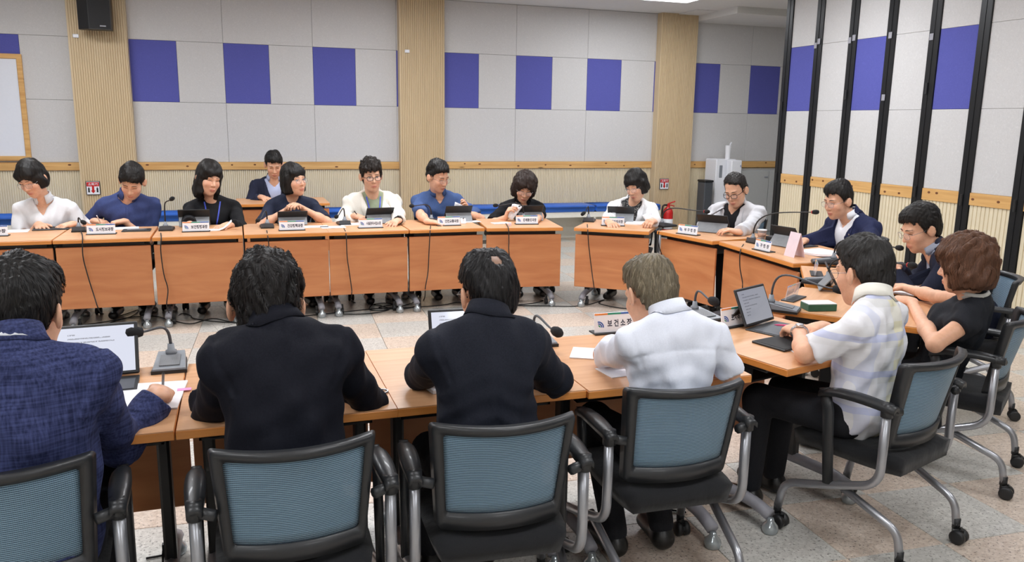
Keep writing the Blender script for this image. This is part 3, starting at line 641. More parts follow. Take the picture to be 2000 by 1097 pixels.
# ---------------------------------------------------------------- smooth bodies from distance fields
def nrm(v): v = np.array(v, float); return v/(np.linalg.norm(v)+1e-12)
def smin(a, b, k):
    if k <= 0: return np.minimum(a, b)
    h = np.maximum(k-np.abs(a-b), 0)/k; return np.minimum(a, b)-h*h*(k*.25)
class Field:
    def __init__(s): s.ops = []
    def cone(s, a, b, r1, r2, k=.02, op='u', flat=None):
        a, b = np.array(a, float), np.array(b, float); ba = b-a; L2 = float(ba@ba)+1e-12
        fl = None
        if flat is not None: ax, fac = flat; ax = nrm(ax); fl = (ax, fac)
        def fn(X, Y, Z):
            px, py, pz = X-f32(a[0]), Y-f32(a[1]), Z-f32(a[2])
            t = np.clip((px*f32(ba[0])+py*f32(ba[1])+pz*f32(ba[2]))*f32(1/L2), 0, 1)
            qx, qy, qz = px-t*f32(ba[0]), py-t*f32(ba[1]), pz-t*f32(ba[2])
            r = f32(r1)+t*f32(r2-r1)
            if fl is not None:
                ax, fac = fl; d = qx*f32(ax[0])+qy*f32(ax[1])+qz*f32(ax[2]); e = f32(1/fac-1)*d
                q2 = np.sqrt((qx+e*f32(ax[0]))**2+(qy+e*f32(ax[1]))**2+(qz+e*f32(ax[2]))**2)
                return (q2-r)*f32(min(1, fac))
            return np.sqrt(qx*qx+qy*qy+qz*qz)-r
        m_ = max(r1, r2)*max(1, flat[1] if flat else 1)
        s.ops.append((op, fn, k, np.minimum(a, b)-m_, np.maximum(a, b)+m_)); return s
    def ell(s, c, r, R=None, k=.02, op='u'):
        c = np.array(c, float); r = np.array(r, float); R = np.eye(3) if R is None else np.array(R)
        def fn(X, Y, Z):
            px, py, pz = X-f32(c[0]), Y-f32(c[1]), Z-f32(c[2]); l = []
            for i in range(3): l.append((px*f32(R[0, i])+py*f32(R[1, i])+pz*f32(R[2, i]))*f32(1/r[i]))
            k0 = np.sqrt(l[0]**2+l[1]**2+l[2]**2)+f32(1e-6); k1 = np.sqrt((l[0]/f32(r[0]))**2+(l[1]/f32(r[1]))**2+(l[2]/f32(r[2]))**2)+f32(1e-6)
            return k0*(k0-1)/k1
        e = np.abs(R)@r; s.ops.append((op, fn, k, c-e, c+e)); return s
    def fn(s, f, op, k=0., lo=None, hi=None): s.ops.append((op, f, k, lo, hi)); return s
    def bounds(s):
        lo = np.min([o[3] for o in s.ops if o[0] == 'u'], 0); hi = np.max([o[4] for o in s.ops if o[0] == 'u'], 0); return lo, hi
    @staticmethod
    def comb(d, p, op, k):
        if op == 'u': return smin(d, p, k)
        if op == 's': return -smin(-d, p, k)
        if op == 'i': return -smin(-d, -p, k)
        if op == 'o': return d+p
    def pts(s, P):
        P = np.asarray(P, f32); X, Y, Z = P[:, 0], P[:, 1], P[:, 2]; d = np.full(len(P), .2, f32)
        for op, fn, k, lo, hi in s.ops: d = Field.comb(d, fn(X, Y, Z), op, k)
        return d
    def grid(s, h, pad=.02, lo=None, hi=None):
        l0, h0 = s.bounds(); lo = l0-pad if lo is None else np.maximum(lo, l0-pad); hi = h0+pad if hi is None else np.minimum(hi, h0+pad)
        n = np.ceil((hi-lo)/h).astype(int)+1
        ax = [(lo[i]+h*np.arange(n[i])).astype(f32) for i in range(3)]
        d = np.full(n, .06, f32)
        for op, fn, k, a, b in s.ops:
            sl = [slice(0, n[i]) for i in range(3)]
            if a is not None:
                mg = k+.025; ok = True
                for i in range(3):
                    i0 = max(0, int((a[i]-mg-lo[i])/h)); i1 = min(n[i], int((b[i]+mg-lo[i])/h)+2)
                    if i1 <= i0: ok = False
                    sl[i] = slice(i0, i1)
                if not ok: continue
            X = ax[0][sl[0]][:, None, None]; Y = ax[1][sl[1]][None, :, None]; Z = ax[2][sl[2]][None, None, :]
            d[tuple(sl)] = Field.comb(d[tuple(sl)], fn(X, Y, Z), op, k)
        return d, lo
    def mesh(s, h, **kw):
        d, lo = s.grid(h, **kw); return surfnet(d, lo, h)
def surfnet(d, lo, h):
    d[0] = np.maximum(d[0], .01); d[-1] = np.maximum(d[-1], .01); d[:, 0] = np.maximum(d[:, 0], .01); d[:, -1] = np.maximum(d[:, -1], .01); d[:, :, 0] = np.maximum(d[:, :, 0], .01); d[:, :, -1] = np.maximum(d[:, :, -1], .01)
    ins = d < 0; c = ins[:-1, :-1, :-1].astype(np.int8)
    cs = [(i, j, k) for i in (0, 1) for j in (0, 1) for k in (0, 1)]
    sub = lambda A, q: A[q[0]:A.shape[0]-1+q[0], q[1]:A.shape[1]-1+q[1], q[2]:A.shape[2]-1+q[2]]
    c = sum(sub(ins, q).astype(np.int8) for q in cs); act = (c > 0) & (c < 8)
    I, J, K = np.nonzero(act); n = len(I); idx = np.full(act.shape, -1, np.int64); idx[I, J, K] = np.arange(n)
    vals = np.stack([d[I+q[0], J+q[1], K+q[2]] for q in cs], 1)
    acc = np.zeros((n, 3), f32); cnt = np.zeros(n, f32)
    for a in range(8):
        for b in range(a+1, 8):
            if sum(abs(cs[a][t]-cs[b][t]) for t in range(3)) != 1: continue
            va, vb = vals[:, a], vals[:, b]; m_ = (va < 0) != (vb < 0); t = np.where(m_, va/(va-vb+1e-20), 0)
            pa, pb = np.array(cs[a], f32), np.array(cs[b], f32)
            acc += np.where(m_[:, None], pa+(pb-pa)*t[:, None], 0); cnt += m_
    V = (np.stack([I, J, K], 1)+acc/cnt[:, None])*h+np.array(lo)
    Q = []
    for ax in range(3):
        a = [slice(None)]*3; b = [slice(None)]*3; a[ax] = slice(0, -1); b[ax] = slice(1, None)
        s0, s1 = ins[tuple(a)], ins[tuple(b)]; o1, o2 = [(1, 2), (2, 0), (0, 1)][ax]
        m_ = s0 != s1; e = np.stack(np.nonzero(m_), 1)
        e = e[(e[:, o1] > 0) & (e[:, o2] > 0) & (e[:, o1] < act.shape[o1]) & (e[:, o2] < act.shape[o2])]
        fl = s0[e[:, 0], e[:, 1], e[:, 2]]
        def cell(da, db):
            q = e.copy(); q[:, o1] -= da; q[:, o2] -= db; return idx[q[:, 0], q[:, 1], q[:, 2]]
        q = np.stack([cell(1, 1), cell(0, 1), cell(0, 0), cell(1, 0)], 1)
        q[~fl] = q[~fl][:, ::-1]; Q.append(q)
    Q = np.concatenate(Q); Q = Q[(Q >= 0).all(1)]
    return V, Q
def noise_fn(seed, amp, wl, n=7, aniso=(1, 1, 1)):
    r = np.random.RandomState(seed); K = r.randn(n, 3)*np.array(aniso); K = K/np.linalg.norm(K, axis=1)[:, None]*(2*PI/(wl*(.7+.8*r.rand(n))))[:, None]; ph = r.rand(n)*6.28; A = amp/math.sqrt(n)*1.4
    def f(X, Y, Z):
        s_ = 0
        for k, p in zip(K, ph): s_ = s_+np.sin(X*f32(k[0])+Y*f32(k[1])+Z*f32(k[2])+f32(p))
        return s_*f32(A)
    return f
def rotm(yaw=0, pitch=0, roll=0):
    """yaw + turns to the person's left, pitch + looks down, roll + tilts to the right ear; degrees"""
    y, p, r = map(math.radians, (yaw, -pitch, roll))
    return np.array(Matrix.Rotation(y, 3, 'Z') @ Matrix.Rotation(p, 3, 'X') @ Matrix.Rotation(r, 3, 'Y'))
def join(parts):
    V, Q, b = [], [], 0
    for v, q in parts: V.append(v); Q.append(np.asarray(q)+b); b += len(v)
    return np.concatenate(V), np.concatenate(Q)

# ---------------------------------------------------------------- person materials
def skin_mat():
    t = NT('skin'); a = t.n('ShaderNodeVertexColor'); a.layer_name = 'Col'; t.b.inputs['Roughness'].default_value = .48; t.b.inputs['Specular IOR Level'].default_value = .35
    nz = t.n('ShaderNodeTexNoise'); nz.inputs['Scale'].default_value = 60; nz.inputs['Detail'].default_value = 4; t.l(t.coords(), nz.inputs['Vector'])
    mx = t.n('ShaderNodeMix', data_type='RGBA', blend_type='MULTIPLY'); mx.inputs[0].default_value = 1; t.l(a.outputs[0], mx.inputs[6]); t.l(t.ramp(nz.outputs[0], [(.3, (.9, .87, .86)), (.7, (1, 1, 1))]), mx.inputs[7]); t.l(mx.outputs[2], t.b.inputs['Base Color'])
    t.b.inputs['Subsurface Weight'].default_value = .12; t.b.inputs['Subsurface Radius'].default_value = (.012, .004, .002); t.b.inputs['Subsurface Scale'].default_value = 1.0
    t.bump(nz.outputs[0], .06, .002); return t.m
M_SKIN = skin_mat()
_HM = {}
def hair_mat(c):
    if c in _HM: return _HM[c]
    t = NT('hair'); t.b.inputs['Roughness'].default_value = .5; t.b.inputs['Specular IOR Level'].default_value = .3
    a = t.n('ShaderNodeVertexColor'); a.layer_name = 'Col'; sp = t.n('ShaderNodeSeparateColor'); t.l(a.outputs[0], sp.inputs[0])
    t.l(t.ramp(sp.outputs[0], [(0, tuple(x*.55 for x in c)), (.6, c), (1, tuple(x*1.7+.004 for x in c))]), t.b.inputs['Base Color'])
    nz = t.n('ShaderNodeTexNoise'); nz.inputs['Scale'].default_value = 120; nz.inputs['Detail'].default_value = 3; t.l(t.coords((1, 1, .25)), nz.inputs['Vector']); t.bump(nz.outputs[0], .35, .003)
    _HM[c] = t.m; return t.m
_CM = {}
def cmat(c, **kw):
    key = (c, tuple(sorted(kw.items())))
    if key not in _CM: _CM[key] = cloth('cloth', srgb(*c), **({'sheen': 0., 'var': .10} if max(c) < 140 else {'var': .02, 'sheen': .05}), **kw)
    return _CM[key]
M_EYEWHITE = plain('eye_white', srgb(225, 220, 215), .3, var=.01); M_IRIS = plain('iris', srgb(28, 20, 16), .2)
M_LASH = plain('lash', srgb(30, 22, 20), .7); M_GLASSFRAME_D = plain('frame_dark', srgb(38, 32, 30), .35); M_GLASSFRAME_S = plain('frame_silver', srgb(150, 150, 155), .25, .8)
M_STRAP = plain('lanyard_blue', srgb(70, 88, 200), .6); M_STEEL = plain('steel', srgb(190, 190, 195), .22, .9); M_SHOE = plain('shoe_black', srgb(24, 23, 23), .35); M_SHOE_TAN = plain('shoe_tan', srgb(150, 126, 104), .5); M_SHOE_WHITE = plain('shoe_pale', srgb(216, 206, 196), .5)
def plaid():
    t = NT('plaid'); t.b.inputs['Roughness'].default_value = .85; a = t.n('ShaderNodeAttribute'); a.attribute_name = 'tc'; sp = t.n('ShaderNodeSeparateXYZ'); t.l(a.outputs['Vector'], sp.inputs[0])
    def band(src, per, off, wd):
        fr = t.math('FRACT', t.math('ADD', t.math('MULTIPLY', src, 1/per), off)); return t.math('LESS_THAN', t.math('ABSOLUTE', t.math('SUBTRACT', fr, .5)), wd/per/2)
    c = t.mixc(t.math('MULTIPLY', band(sp.outputs[0], .30, .62, .10), .55), srgb(226, 226, 230), srgb(206, 206, 204))
    c = t.mixc(t.math('MULTIPLY', band(sp.outputs[0], .30, .5, .060), .6), c, srgb(232, 224, 176))
    c = t.mixc(t.math('MULTIPLY', band(sp.outputs[2], .145, .10, .026), .55), c, srgb(168, 178, 224)); c = t.mixc(t.math('MULTIPLY', band(sp.outputs[2], .145, .55, .055), .5), c, srgb(236, 236, 242))
    c = t.mixc(t.math('MULTIPLY', band(sp.outputs[0], .30, .93, .035), .4), c, srgb(190, 198, 232))
    t.l(c, t.b.inputs['Base Color']); n3 = t.n('ShaderNodeTexNoise'); n3.inputs['Scale'].default_value = 16; t.l(t.coords(), n3.inputs['Vector']); t.bump(n3.outputs[0], .25, .02); return t.m
M_PLAID = plaid()
def pattern_top():
    t = NT('dark_pattern'); t.b.inputs['Roughness'].default_value = .8; v = t.n('ShaderNodeTexVoronoi'); v.inputs['Scale'].default_value = 55; t.l(t.coords((1, 1, 1.6)), v.inputs['Vector'])
    t.l(t.ramp(v.outputs['Distance'], [(.3, srgb(24, 24, 28)), (.34, srgb(214, 212, 206)), (.42, srgb(24, 24, 28))]), t.b.inputs['Base Color']); return t.m
M_PATTERN = pattern_top()

# ---------------------------------------------------------------- parts of a person
def head_field(F, c, R, s, fem=False, neck=None, nr=.056):
    def P(x, y, z): return c+R@(np.array([x, y, z])*s)
    F.ell(P(0, -.012, .045), np.array([.076, .095, .085])*s, R, .02)
    F.ell(P(0, .022, -.03), np.array([.064, .070, .090])*s, R, .03)
    F.ell(P(0, .028, -.075), np.array([.050 if not fem else .045, .055, .044])*s, R, .03)
    F.ell(P(0, .066, -.103), np.array([.020, .017, .018])*s, R, .025)
    for sx in (-1, 1): F.ell(P(sx*.038, .055, -.028), np.array([.026, .028, .026])*s, R, .025)
    F.cone(P(-.036, .079, .024), P(.036, .079, .024), .012*s, .012*s, .02)
    F.cone(P(0, .086, .014), P(0, .107, -.030), .0075*s, .0115*s, .014)
    for sx in (-1, 1):
        F.ell(P(sx*.0115, .095, -.035), np.array([.008, .010, .0075])*s, R, .006)
        F.ell(P(sx*.031, .103, .004), np.array([.017, .017, .011])*s, R, .014, 's')
        e = R@np.array(Matrix.Rotation(sx*.5, 3, 'Z') @ Matrix.Rotation(.18, 3, 'X'))
        F.ell(P(sx*.089, -.011, -.006), np.array([.0085, .021, .034])*s, e, .008); F.cone(P(sx*.070, -.002, -.006), P(sx*.086, -.006, -.006), .013*s, .013*s, .008)
        F.ell(P(sx*.100, -.005, 0), np.array([.006, .011, .018])*s, e, .006, 's')
    F.ell(P(0, .0905, -.0655), np.array([.023, .010, .0055])*s, R, .006); F.ell(P(0, .089, -.0765), np.array([.019, .010, .0065])*s, R, .006)
    F.ell(P(0, .104, -.0705), np.array([.022, .0065, .0018])*s, R, .004, 's')
    if neck is not None: F.cone(P(0, -.022, -.045), neck, nr*s, (nr+.008)*s, .03)
    return P
def hand_field(F, wrist, f, up, side, s, pose):
    """f finger direction, up = back of the hand, side = +1 right hand, -1 left hand"""
    f = nrm(f); up = nrm(up-f*np.dot(up, f)); th = np.cross(up, f)*(1 if side > 0 else -1)   # thumb side
    def P(a, b, c): return wrist+(f*a+th*b+up*c)*s
    F.cone(P(-.01, 0, 0), P(.03, 0, 0), .026*s, .03*s, .015, flat=(up, .62))
    F.cone(P(.03, .012, 0), P(.078, .018, .0), .020*s, .018*s, .016, flat=(up, .75)); F.cone(P(.03, -.012, 0), P(.074, -.018, .0), .019*s, .016*s, .016, flat=(up, .75)); F.cone(P(.05, 0, 0.001), P(.076, 0, .001), .019*s, .015*s, .014, flat=(up, .75))
    curl = {'flat': (.16, .2, .2, .22), 'rest': (.45, .5, .55, .6), 'pen': (.62, .8, .95, 1.05), 'grip': (.85, .9, .95, 1.0), 'clasp': (.7, .75, .8, .8)}[pose]
    spread = {'flat': .10, 'rest': .07}.get(pose, .02)
    for i, (b, ln, cu) in enumerate(zip((.030, .010, -.011, -.030), (.94, 1.05, .98, .78), curl)):
        p = P(.078-abs(b)*.12, b, 0); a = cu*.75; d0 = nrm(f+th*spread*(1.5-i)*.8)
        for L, r1, r2, q in ((.040, .0092, .0085, .8), (.026, .0085, .0078, 1.3), (.021, .0078, .0066, .9)):
            d = d0*math.cos(a)-up*math.sin(a); p2 = p+d*L*ln*s; F.cone(p, p2, r1*s, r2*s, .004 if L < .03 else .007); p = p2; a += cu*q*.75
    p = P(.018, .024, -.006); tc = {'flat': .1, 'rest': .25, 'pen': .75, 'grip': .7, 'clasp': .5}[pose]
    for (L, r1, r2), ang, dn in zip(((.040, .0135, .0115), (.032, .0105, .0095), (.025, .0095, .0075)), (.75, .45, .2), (.35, .5, .6)):
        d = nrm(f*math.cos(ang*(1-tc*.6))+th*math.sin(ang*(1-tc*.6))*(1-tc*.4)-up*dn*tc*1.2); p2 = p+d*L*s; F.cone(p, p2, r1*s, r2*s, .008); p = p2
    return P
def ik(A, W, l1, l2, pole):
    d = W-A; L = np.linalg.norm(d)
    if L > (l1+l2)*.995: k = L/((l1+l2)*.995); l1 *= k; l2 *= k
    a = (l1*l1-l2*l2+L*L)/(2*L); h = math.sqrt(max(l1*l1-a*a, 0)); u = d/L; pl = nrm(pole-u*np.dot(pole, u)); return A+u*a+pl*h
def march(F, O, Dv, n=36, far=.6):
    t = np.zeros(len(O), f32)
    for _ in range(n): t = np.minimum(t+F.pts(O+Dv*t[:, None])*.85, far)
    return O+Dv*t[:, None]
HAIR_CUTS = {   # y -> lowest z of the hair (head units)
    'short': [(-.13, -.074), (-.06, -.068), (-.042, -.05), (-.034, -.02), (-.028, .020), (-.004, .030), (.010, .016), (.016, -.004), (.022, .0), (.027, .03), (.045, .058), (.075, .074), (.1, .078)],
    'fringe': [(-.13, -.074), (-.06, -.068), (-.042, -.05), (-.034, -.02), (-.028, .020), (-.004, .030), (.010, .016), (.016, -.004), (.022, .0), (.03, .015), (.05, .05), (.075, .060), (.1, .063)],
    'receding': [(-.13, -.074), (-.06, -.068), (-.042, -.05), (-.034, -.02), (-.028, .020), (-.004, .030), (.010, .016), (.016, -.004), (.022, .0), (.027, .04), (.04, .08), (.07, .1), (.1, .11)]}
def hair_mesh(c, R, s, style, thick, seed, h, strands, slen, part=0., curl=0., bald=None):
    """returns verts, quads, colour"""
    F = Field(); r = np.random.RandomState(seed)
    Ri = R.T
    def loc(X, Y, Z):
        px, py, pz = X-f32(c[0]), Y-f32(c[1]), Z-f32(c[2])
        return [(px*f32(Ri[i, 0])+py*f32(Ri[i, 1])+pz*f32(Ri[i, 2]))*f32(1/s) for i in range(3)]
    def P(x, y, z): return c+R@(np.array([x, y, z])*s)
    female = style in ('bob', 'bobshort', 'long', 'perm')
    if not female:
        F.ell(P(0, -.013, .048+thick*.35), np.array([.076+thick*.6, .095+thick*.7, .084+thick*.9])*s, R, .02)
        F.ell(P(0, -.035, -.005), np.array([.071+thick*.35, .074+thick*.45, .085])*s, R, .03)
        if style == 'fringe': F.ell(P(.01, .056, .078), np.array([.056, .036, .024])*s, R, .03)
        elif style == 'short': F.ell(P(.008, .034, .094), np.array([.058, .046, .016+thick*.45])*s, R, .04)
        cut = np.array(HAIR_CUTS[style]); wob = noise_fn(seed+5, .006, .03)
        def fc(X, Y, Z):
            x, y, z = loc(X, Y, Z); zc = np.interp(y, cut[:, 0], cut[:, 1]).astype(f32)
            return (zc-z+wob(X, Y, Z))*f32(s*.7)
        F.fn(fc, 'i', .006*s)
        if bald: F.ell(P(*bald), np.array([.017, .020, .0245])*s, R, .03, 's')
    else:
        low = {'bob': -.105, 'bobshort': -.075, 'long': -.165, 'perm': -.10}[style]; big = .012 if style == 'perm' else 0
        F.ell(P(0, -.014, .05+thick*.3), np.array([.080+thick*.8+big, .098+thick*.8+big, .086+thick])*s, R, .02)
        F.ell(P(0, -.030, (low+.03)/2), np.array([.086+thick*.8+big, .082+thick*.6+big, (.03-low)/2+.04])*s, R, .04)
        for sx in (-1, 1): F.cone(P(sx*.07, .012, .03), P(sx*.078, .002, low+.02), .026*s, .022*s, .03)
        F.ell(P(0, .110, -.052), np.array([.060, .080, .108])*s, R, .012, 's')
        F.ell(P(0, .040, -.13), np.array([.056, .07, .06])*s, R, .012, 's')
        F.ell(P(.025+part, .068, .068), np.array([.046, .03, .03])*s, R, .02); F.ell(P(-.03+part, .066, .070), np.array([.040, .03, .028])*s, R, .02)
        def fc(X, Y, Z):
            x, y, z = loc(X, Y, Z); return (f32(low)-z)*f32(s)
        F.fn(fc, 'i', .02*s)
    F.fn(noise_fn(seed, (.0009 if female else .0016)+curl*.006, .03 if curl else .018, 8, (1, 1, .35)), 'o'); F.fn(noise_fn(seed+9, .0022 if female else .003, .09, 5), 'o')
    V, Q = F.mesh(h); col = np.full((len(V), 3), .35, f32)+.25*r.rand(len(V), 1)
    VS, QS, CS = [V], [Q], [col]
    if strands:
        L = ((V-c)@R)/s; ok = np.nonzero((np.linalg.norm(L*np.array([1, .8, .9]), axis=1) > .06) & ((np.linalg.norm(L-np.array(bald), axis=1) > .012) if bald else True))[0]
        sd = V[r.choice(ok, strands)]; p = sd+r.randn(strands, 3)*.003; crown = np.array([.012, -.055, .13])
        rows = []; sway = r.randn(strands, 3)*.16; eps = .004; nseg = 6; lift = (.0008+.0022*r.rand(strands)**2)*s*(1+1.5*curl)
        for k in range(nseg):
            g = np.stack([F.pts(p+e)-F.pts(p-e) for e in np.eye(3)*eps], 1); g /= np.linalg.norm(g, axis=1)[:, None]+1e-9
            d = F.pts(p); p = p-g*d[:, None]*.9
            l = ((p-c)@R)/s; fl = l-crown; fl /= np.linalg.norm(fl, axis=1)[:, None]+1e-9
            dn = np.zeros_like(fl); dn[:, 2] = -1.
            if not female: tgt = fl+dn*.35+np.array([.35, .55, 0])*np.clip((l[:, 2:3]-.07)*14, 0, 1)
            else: tgt = fl*.5+dn*1.1
            tgt = (tgt+sway*(1+3*curl)+curl*1.2*np.sin(k*1.7+sway*9))@R.T; tgt -= g*(tgt*g).sum(1)[:, None]; tgt /= np.linalg.norm(tgt, axis=1)[:, None]+1e-9
            wd = np.cross(g, tgt); rows.append((p+g*(lift*(1-abs(k/nseg-.35)*.8))[:, None], wd, g))
            p = p+tgt*(slen*s/nseg)
        wv = (.0007+.0008*r.rand(strands))[:, None]*s; VV = np.zeros((strands, nseg*2, 3))
        for k, (q, wd, g) in enumerate(rows):
            ww = wv*(1-k/nseg*.85); VV[:, 2*k] = q-wd*ww; VV[:, 2*k+1] = q+wd*ww
        base = (np.arange(strands)*nseg*2)[:, None]
        for k in range(nseg-1): QS.append((np.array([2*k, 2*k+1, 2*k+3, 2*k+2])[None]+base)+len(V))
        VS.append(VV.reshape(-1, 3)); CS.append(np.repeat((.2+.8*r.rand(strands)**1.5)[:, None], nseg*2, 0).reshape(-1, 1).repeat(3, 1).astype(f32))
    return np.concatenate(VS), np.concatenate(QS), np.concatenate(CS)
SKIN_C = np.array(srgb(226, 176, 146)); LIP_C = np.array(srgb(186, 104, 94)); BLUSH = np.array(srgb(226, 160, 136))
def person(d):
    t = TB[d['t']]; s = d.get('s', 1.06); hs = d.get('hs', 1.08)
    Hw = t.at(*d['hp'], d['hv']) if 'hv' in d else t.atu(*d['hp'], d['hu'])
    Sw = t.at(*d['sp'], d['sv']) if 'sv' in d else t.atu(*d['sp'], d['su'])
    uc = float(np.dot(Sw[:2]-t.c, t.u)); PZ = d.get('pz', .51); pel = t.P(uc+d.get('pu', 0.), d.get('pv', .97), PZ)
    if 'pel' in d: pel = np.array([*d['pel'], PZ])
    fa = math.atan2(-t.n[1], -t.n[0])+math.radians(d.get('turn', 0)); rz = fa-PI/2
    root = empty('person', (pel[0], pel[1], 0), rz); tag(root, d['label'], 'person', 'people seated around the ring of desks')
    cr, sr = math.cos(-rz), math.sin(-rz)
    def L(w): q = np.array(w, float)-np.array([pel[0], pel[1], 0]); return np.array([cr*q[0]-sr*q[1], sr*q[0]+cr*q[1], q[2]])
    H, S, Pv = L(Hw), L(Sw), np.array([0, 0, PZ]); RH = rotm(*d.get('head', (0, 0, 0)))
    wz = nrm(S-Pv); tw = math.radians(d.get('twist', 0)); xr = np.array([math.cos(tw), math.sin(tw), 0]); xr = nrm(xr-wz*np.dot(xr, wz)+np.array([0, 0, d.get('tilt', 0.)])); yf = np.cross(wz, xr); RT = np.stack([xr, yf, wz], 1); LT = np.linalg.norm(S-Pv)
    def T(x, y, z): return Pv+RT@np.array([x, y, z])
    sw = d.get('sw', .178)*s; fem = d.get('fem', False); fat = d.get('fat', 0.)
    Nb = S+wz*.03*s+yf*(.0)
    seed = d.get('seed', abs(hash(d['label'])) % 1000); seed = sum(ord(c) for c in d['label']) % 997
    near = d.get('near', False); hc = d.get('hcloth', .0075 if near else .0095); hk = .0042 if near else .0058
    # arms
    sh = {}; arms = {}
    for sd, nm in ((1, 'R'), (-1, 'L')):
        A = S+xr*sd*(sw-.004)-wz*.066*s; tg = d[nm]; px = tg.get('p')
        Hd = L(t.P(*tg['uv'])) if 'uv' in tg else L(onz(px[0], px[1], tg['z'])) if 'z' in tg else L(t.at(px[0], px[1], tg['v']))
        fd = nrm(tg.get('f', (-sd*.5, .85, -.12))); up = np.array(tg.get('up', (sd*.25, -.1, 1.)), float); W = Hd-fd*.055*s
        pole = np.array(tg.get('pole', (sd*.75, -.35, -.9)), float)
        E = L(onz(*tg['e'])) if 'e' in tg else ik(A, W, .285*s, .245*s, pole)
        arms[sd] = (A, E, W, fd, up, tg.get('pose', 'rest'))
    kind_ = d['kind']; KA = .014 if kind_ == 'suit' else .018
    # ---- clothing fields
    def torso(F, off, pad=0.):
        F.ell(T(0, .0, .02), np.array([.150+fat*.5+off, .105+fat+off, .12+off])*s, RT, .05)
        F.ell(T(0, .008+fat*.4, LT*.38), np.array([(.140 if kind_ != 'suit' else .152)*(.92 if fem else 1)*s+fat*.6+off, .100*s+fat+off, LT*.34]), RT, .06)
        F.ell(T(0, .004, LT*.70), np.array([sw*.92+off, .104*s+off+fat*.4, LT*.31]), RT, .06)
        if fem: F.ell(T(0, .075, LT*.66), np.array([sw*.62, .055+off, .075]), RT, .05)
        F.ell(Nb-wz*.066*s-yf*.022*s, np.array([.075, .046, .048])*s+off, RT, .03)
        F.cone(S-xr*(sw-.02)-wz*(.062), S+xr*(sw-.02)-wz*(.062), .048*s+off+pad*.3, .048*s+off+pad*.3, .05)
        for sd in (-1, 1): F.cone(Nb+xr*sd*.02*s-wz*.018, S+xr*sd*(sw+.0+pad)-wz*.052*s, .043*s+off*.8, .036*s+off+pad*.4, .04)
    def sleeve(F, off, length, flare=0.):
        """length: 0..1 upper arm, 1..2 forearm"""
        for sd, (A, E, W, fd, up, ps) in arms.items():
            r0, r1, r2 = .045*s+off, .040*s+off, .034*s+off*1.05
            if length <= 1.01:
                e = A+(E-A)*length; F.cone(A, e+nrm(E-A)*.03, r0, r1+flare, KA); dr = nrm(E-A)
            else:
                F.cone(A, E, r0, r1, KA); e = E+(W-E)*(length-1); dr = nrm(W-E); F.cone(E, e+dr*.03, r1, r2+(r1-r2)*(2-length)+flare, .02)
            def cut(X, Y, Z, e=e, dr=dr):
                px, py, pz = X-f32(e[0]), Y-f32(e[1]), Z-f32(e[2]); ax = px*f32(dr[0])+py*f32(dr[1])+pz*f32(dr[2])
                rad = np.sqrt(np.maximum(px*px+py*py+pz*pz-ax*ax, 0)); return np.maximum(np.maximum(rad-f32(.085), -ax), ax-f32(.12))
            F.fn(cut, 's', .003, e+dr*.06-.14, e+dr*.06+.14)
    def tlocal(X, Y, Z): 
        px, py, pz = X-f32(Pv[0]), Y-f32(Pv[1]), Z-f32(Pv[2]); return [px*f32(RT[0, i])+py*f32(RT[1, i])+pz*f32(RT[2, i]) for i in range(3)]
    def vcut(F, zb, wtop, lo_only=True):
        z0, z1 = zb*LT, LT*1.0
        def fn(X, Y, Z):
            x, y, z = tlocal(X, Y, Z); a = np.clip((z-f32(z0))/f32(z1-z0), 0, 1.3)*f32(wtop); return np.maximum(np.maximum(np.abs(x)-a, f32(.02)-y), f32(z0)-z)*f32(.8)
        F.fn(fn, 's', .002)
    def tcs(V): return ((V-Pv)@RT).astype(f32)
    def drape(F, rows, off=.004, th=.004):
        """rows of (x, z) in torso space, projected on the front of F"""
        A_ = np.array(rows, float); nr_, nc = A_.shape[:2]; q = A_.reshape(-1, 2); O = np.array([T(x, .45, z) for x, z in q], f32); Pn = march(F, O, np.tile(-yf.astype(f32), (len(q), 1)), 40, .9)
        G = (Pn+yf*off).reshape(nr_, nc, 3); return G, -yf*th
    kind = d['kind']; fold = d.get('fold', .0035)
    mtop = d['mtop']
    Fo = Field()
    if kind == 'suit':
        pad = .012; torso(Fo, .022, pad); sleeve(Fo, .017, d.get('sl', 1.93)); vcut(Fo, d.get('vb', .36), .085*s)
    elif kind == 'shirt': torso(Fo, .013, .0); sleeve(Fo, .014, d.get('sl', .78), .006); vcut(Fo, d.get('vb', .90), .05*s)
    elif kind == 'tee': torso(Fo, .012, .0); sleeve(Fo, .013, d.get('sl', .7), .006)
    elif kind == 'sleeveless': torso(Fo, .013, .004)
    if kind != 'tee':
        for sd, (A, E, W, fd, up, ps) in arms.items():
            nn = nrm(xr*sd*1.0-wz*.25+nrm(E-A)*.35); C0 = A+wz*.01-xr*sd*.004
            def seam(X, Y, Z, C0=C0, nn=nn):
                px, py, pz = X-f32(C0[0]), Y-f32(C0[1]), Z-f32(C0[2]); q = px*f32(nn[0])+py*f32(nn[1])+pz*f32(nn[2]); r2 = px*px+py*py+pz*pz
                return f32(.0048 if kind_ == 'suit' else .0035)*np.exp(-(q/f32(.0065))**2)*(r2 < f32(.0135))-f32(.004 if kind_ == 'suit' else 0)*np.exp(-((q-f32(.016))/f32(.013))**2)*(r2 < f32(.0135))
            Fo.fn(seam, 'o', 0, C0-.13, C0+.13)
        if near:
            def bseam(X, Y, Z):
                x, y, z = tlocal(X, Y, Z)
                if kind_ == 'suit': return f32(.0032)*np.exp(-(x/f32(.006))**2)*(y < 0)
                return (f32(.0035)*np.exp(-((z-f32(LT*.86)+x*x*f32(.9))/f32(.006))**2))*(y < 0)
            Fo.fn(bseam, 'o')
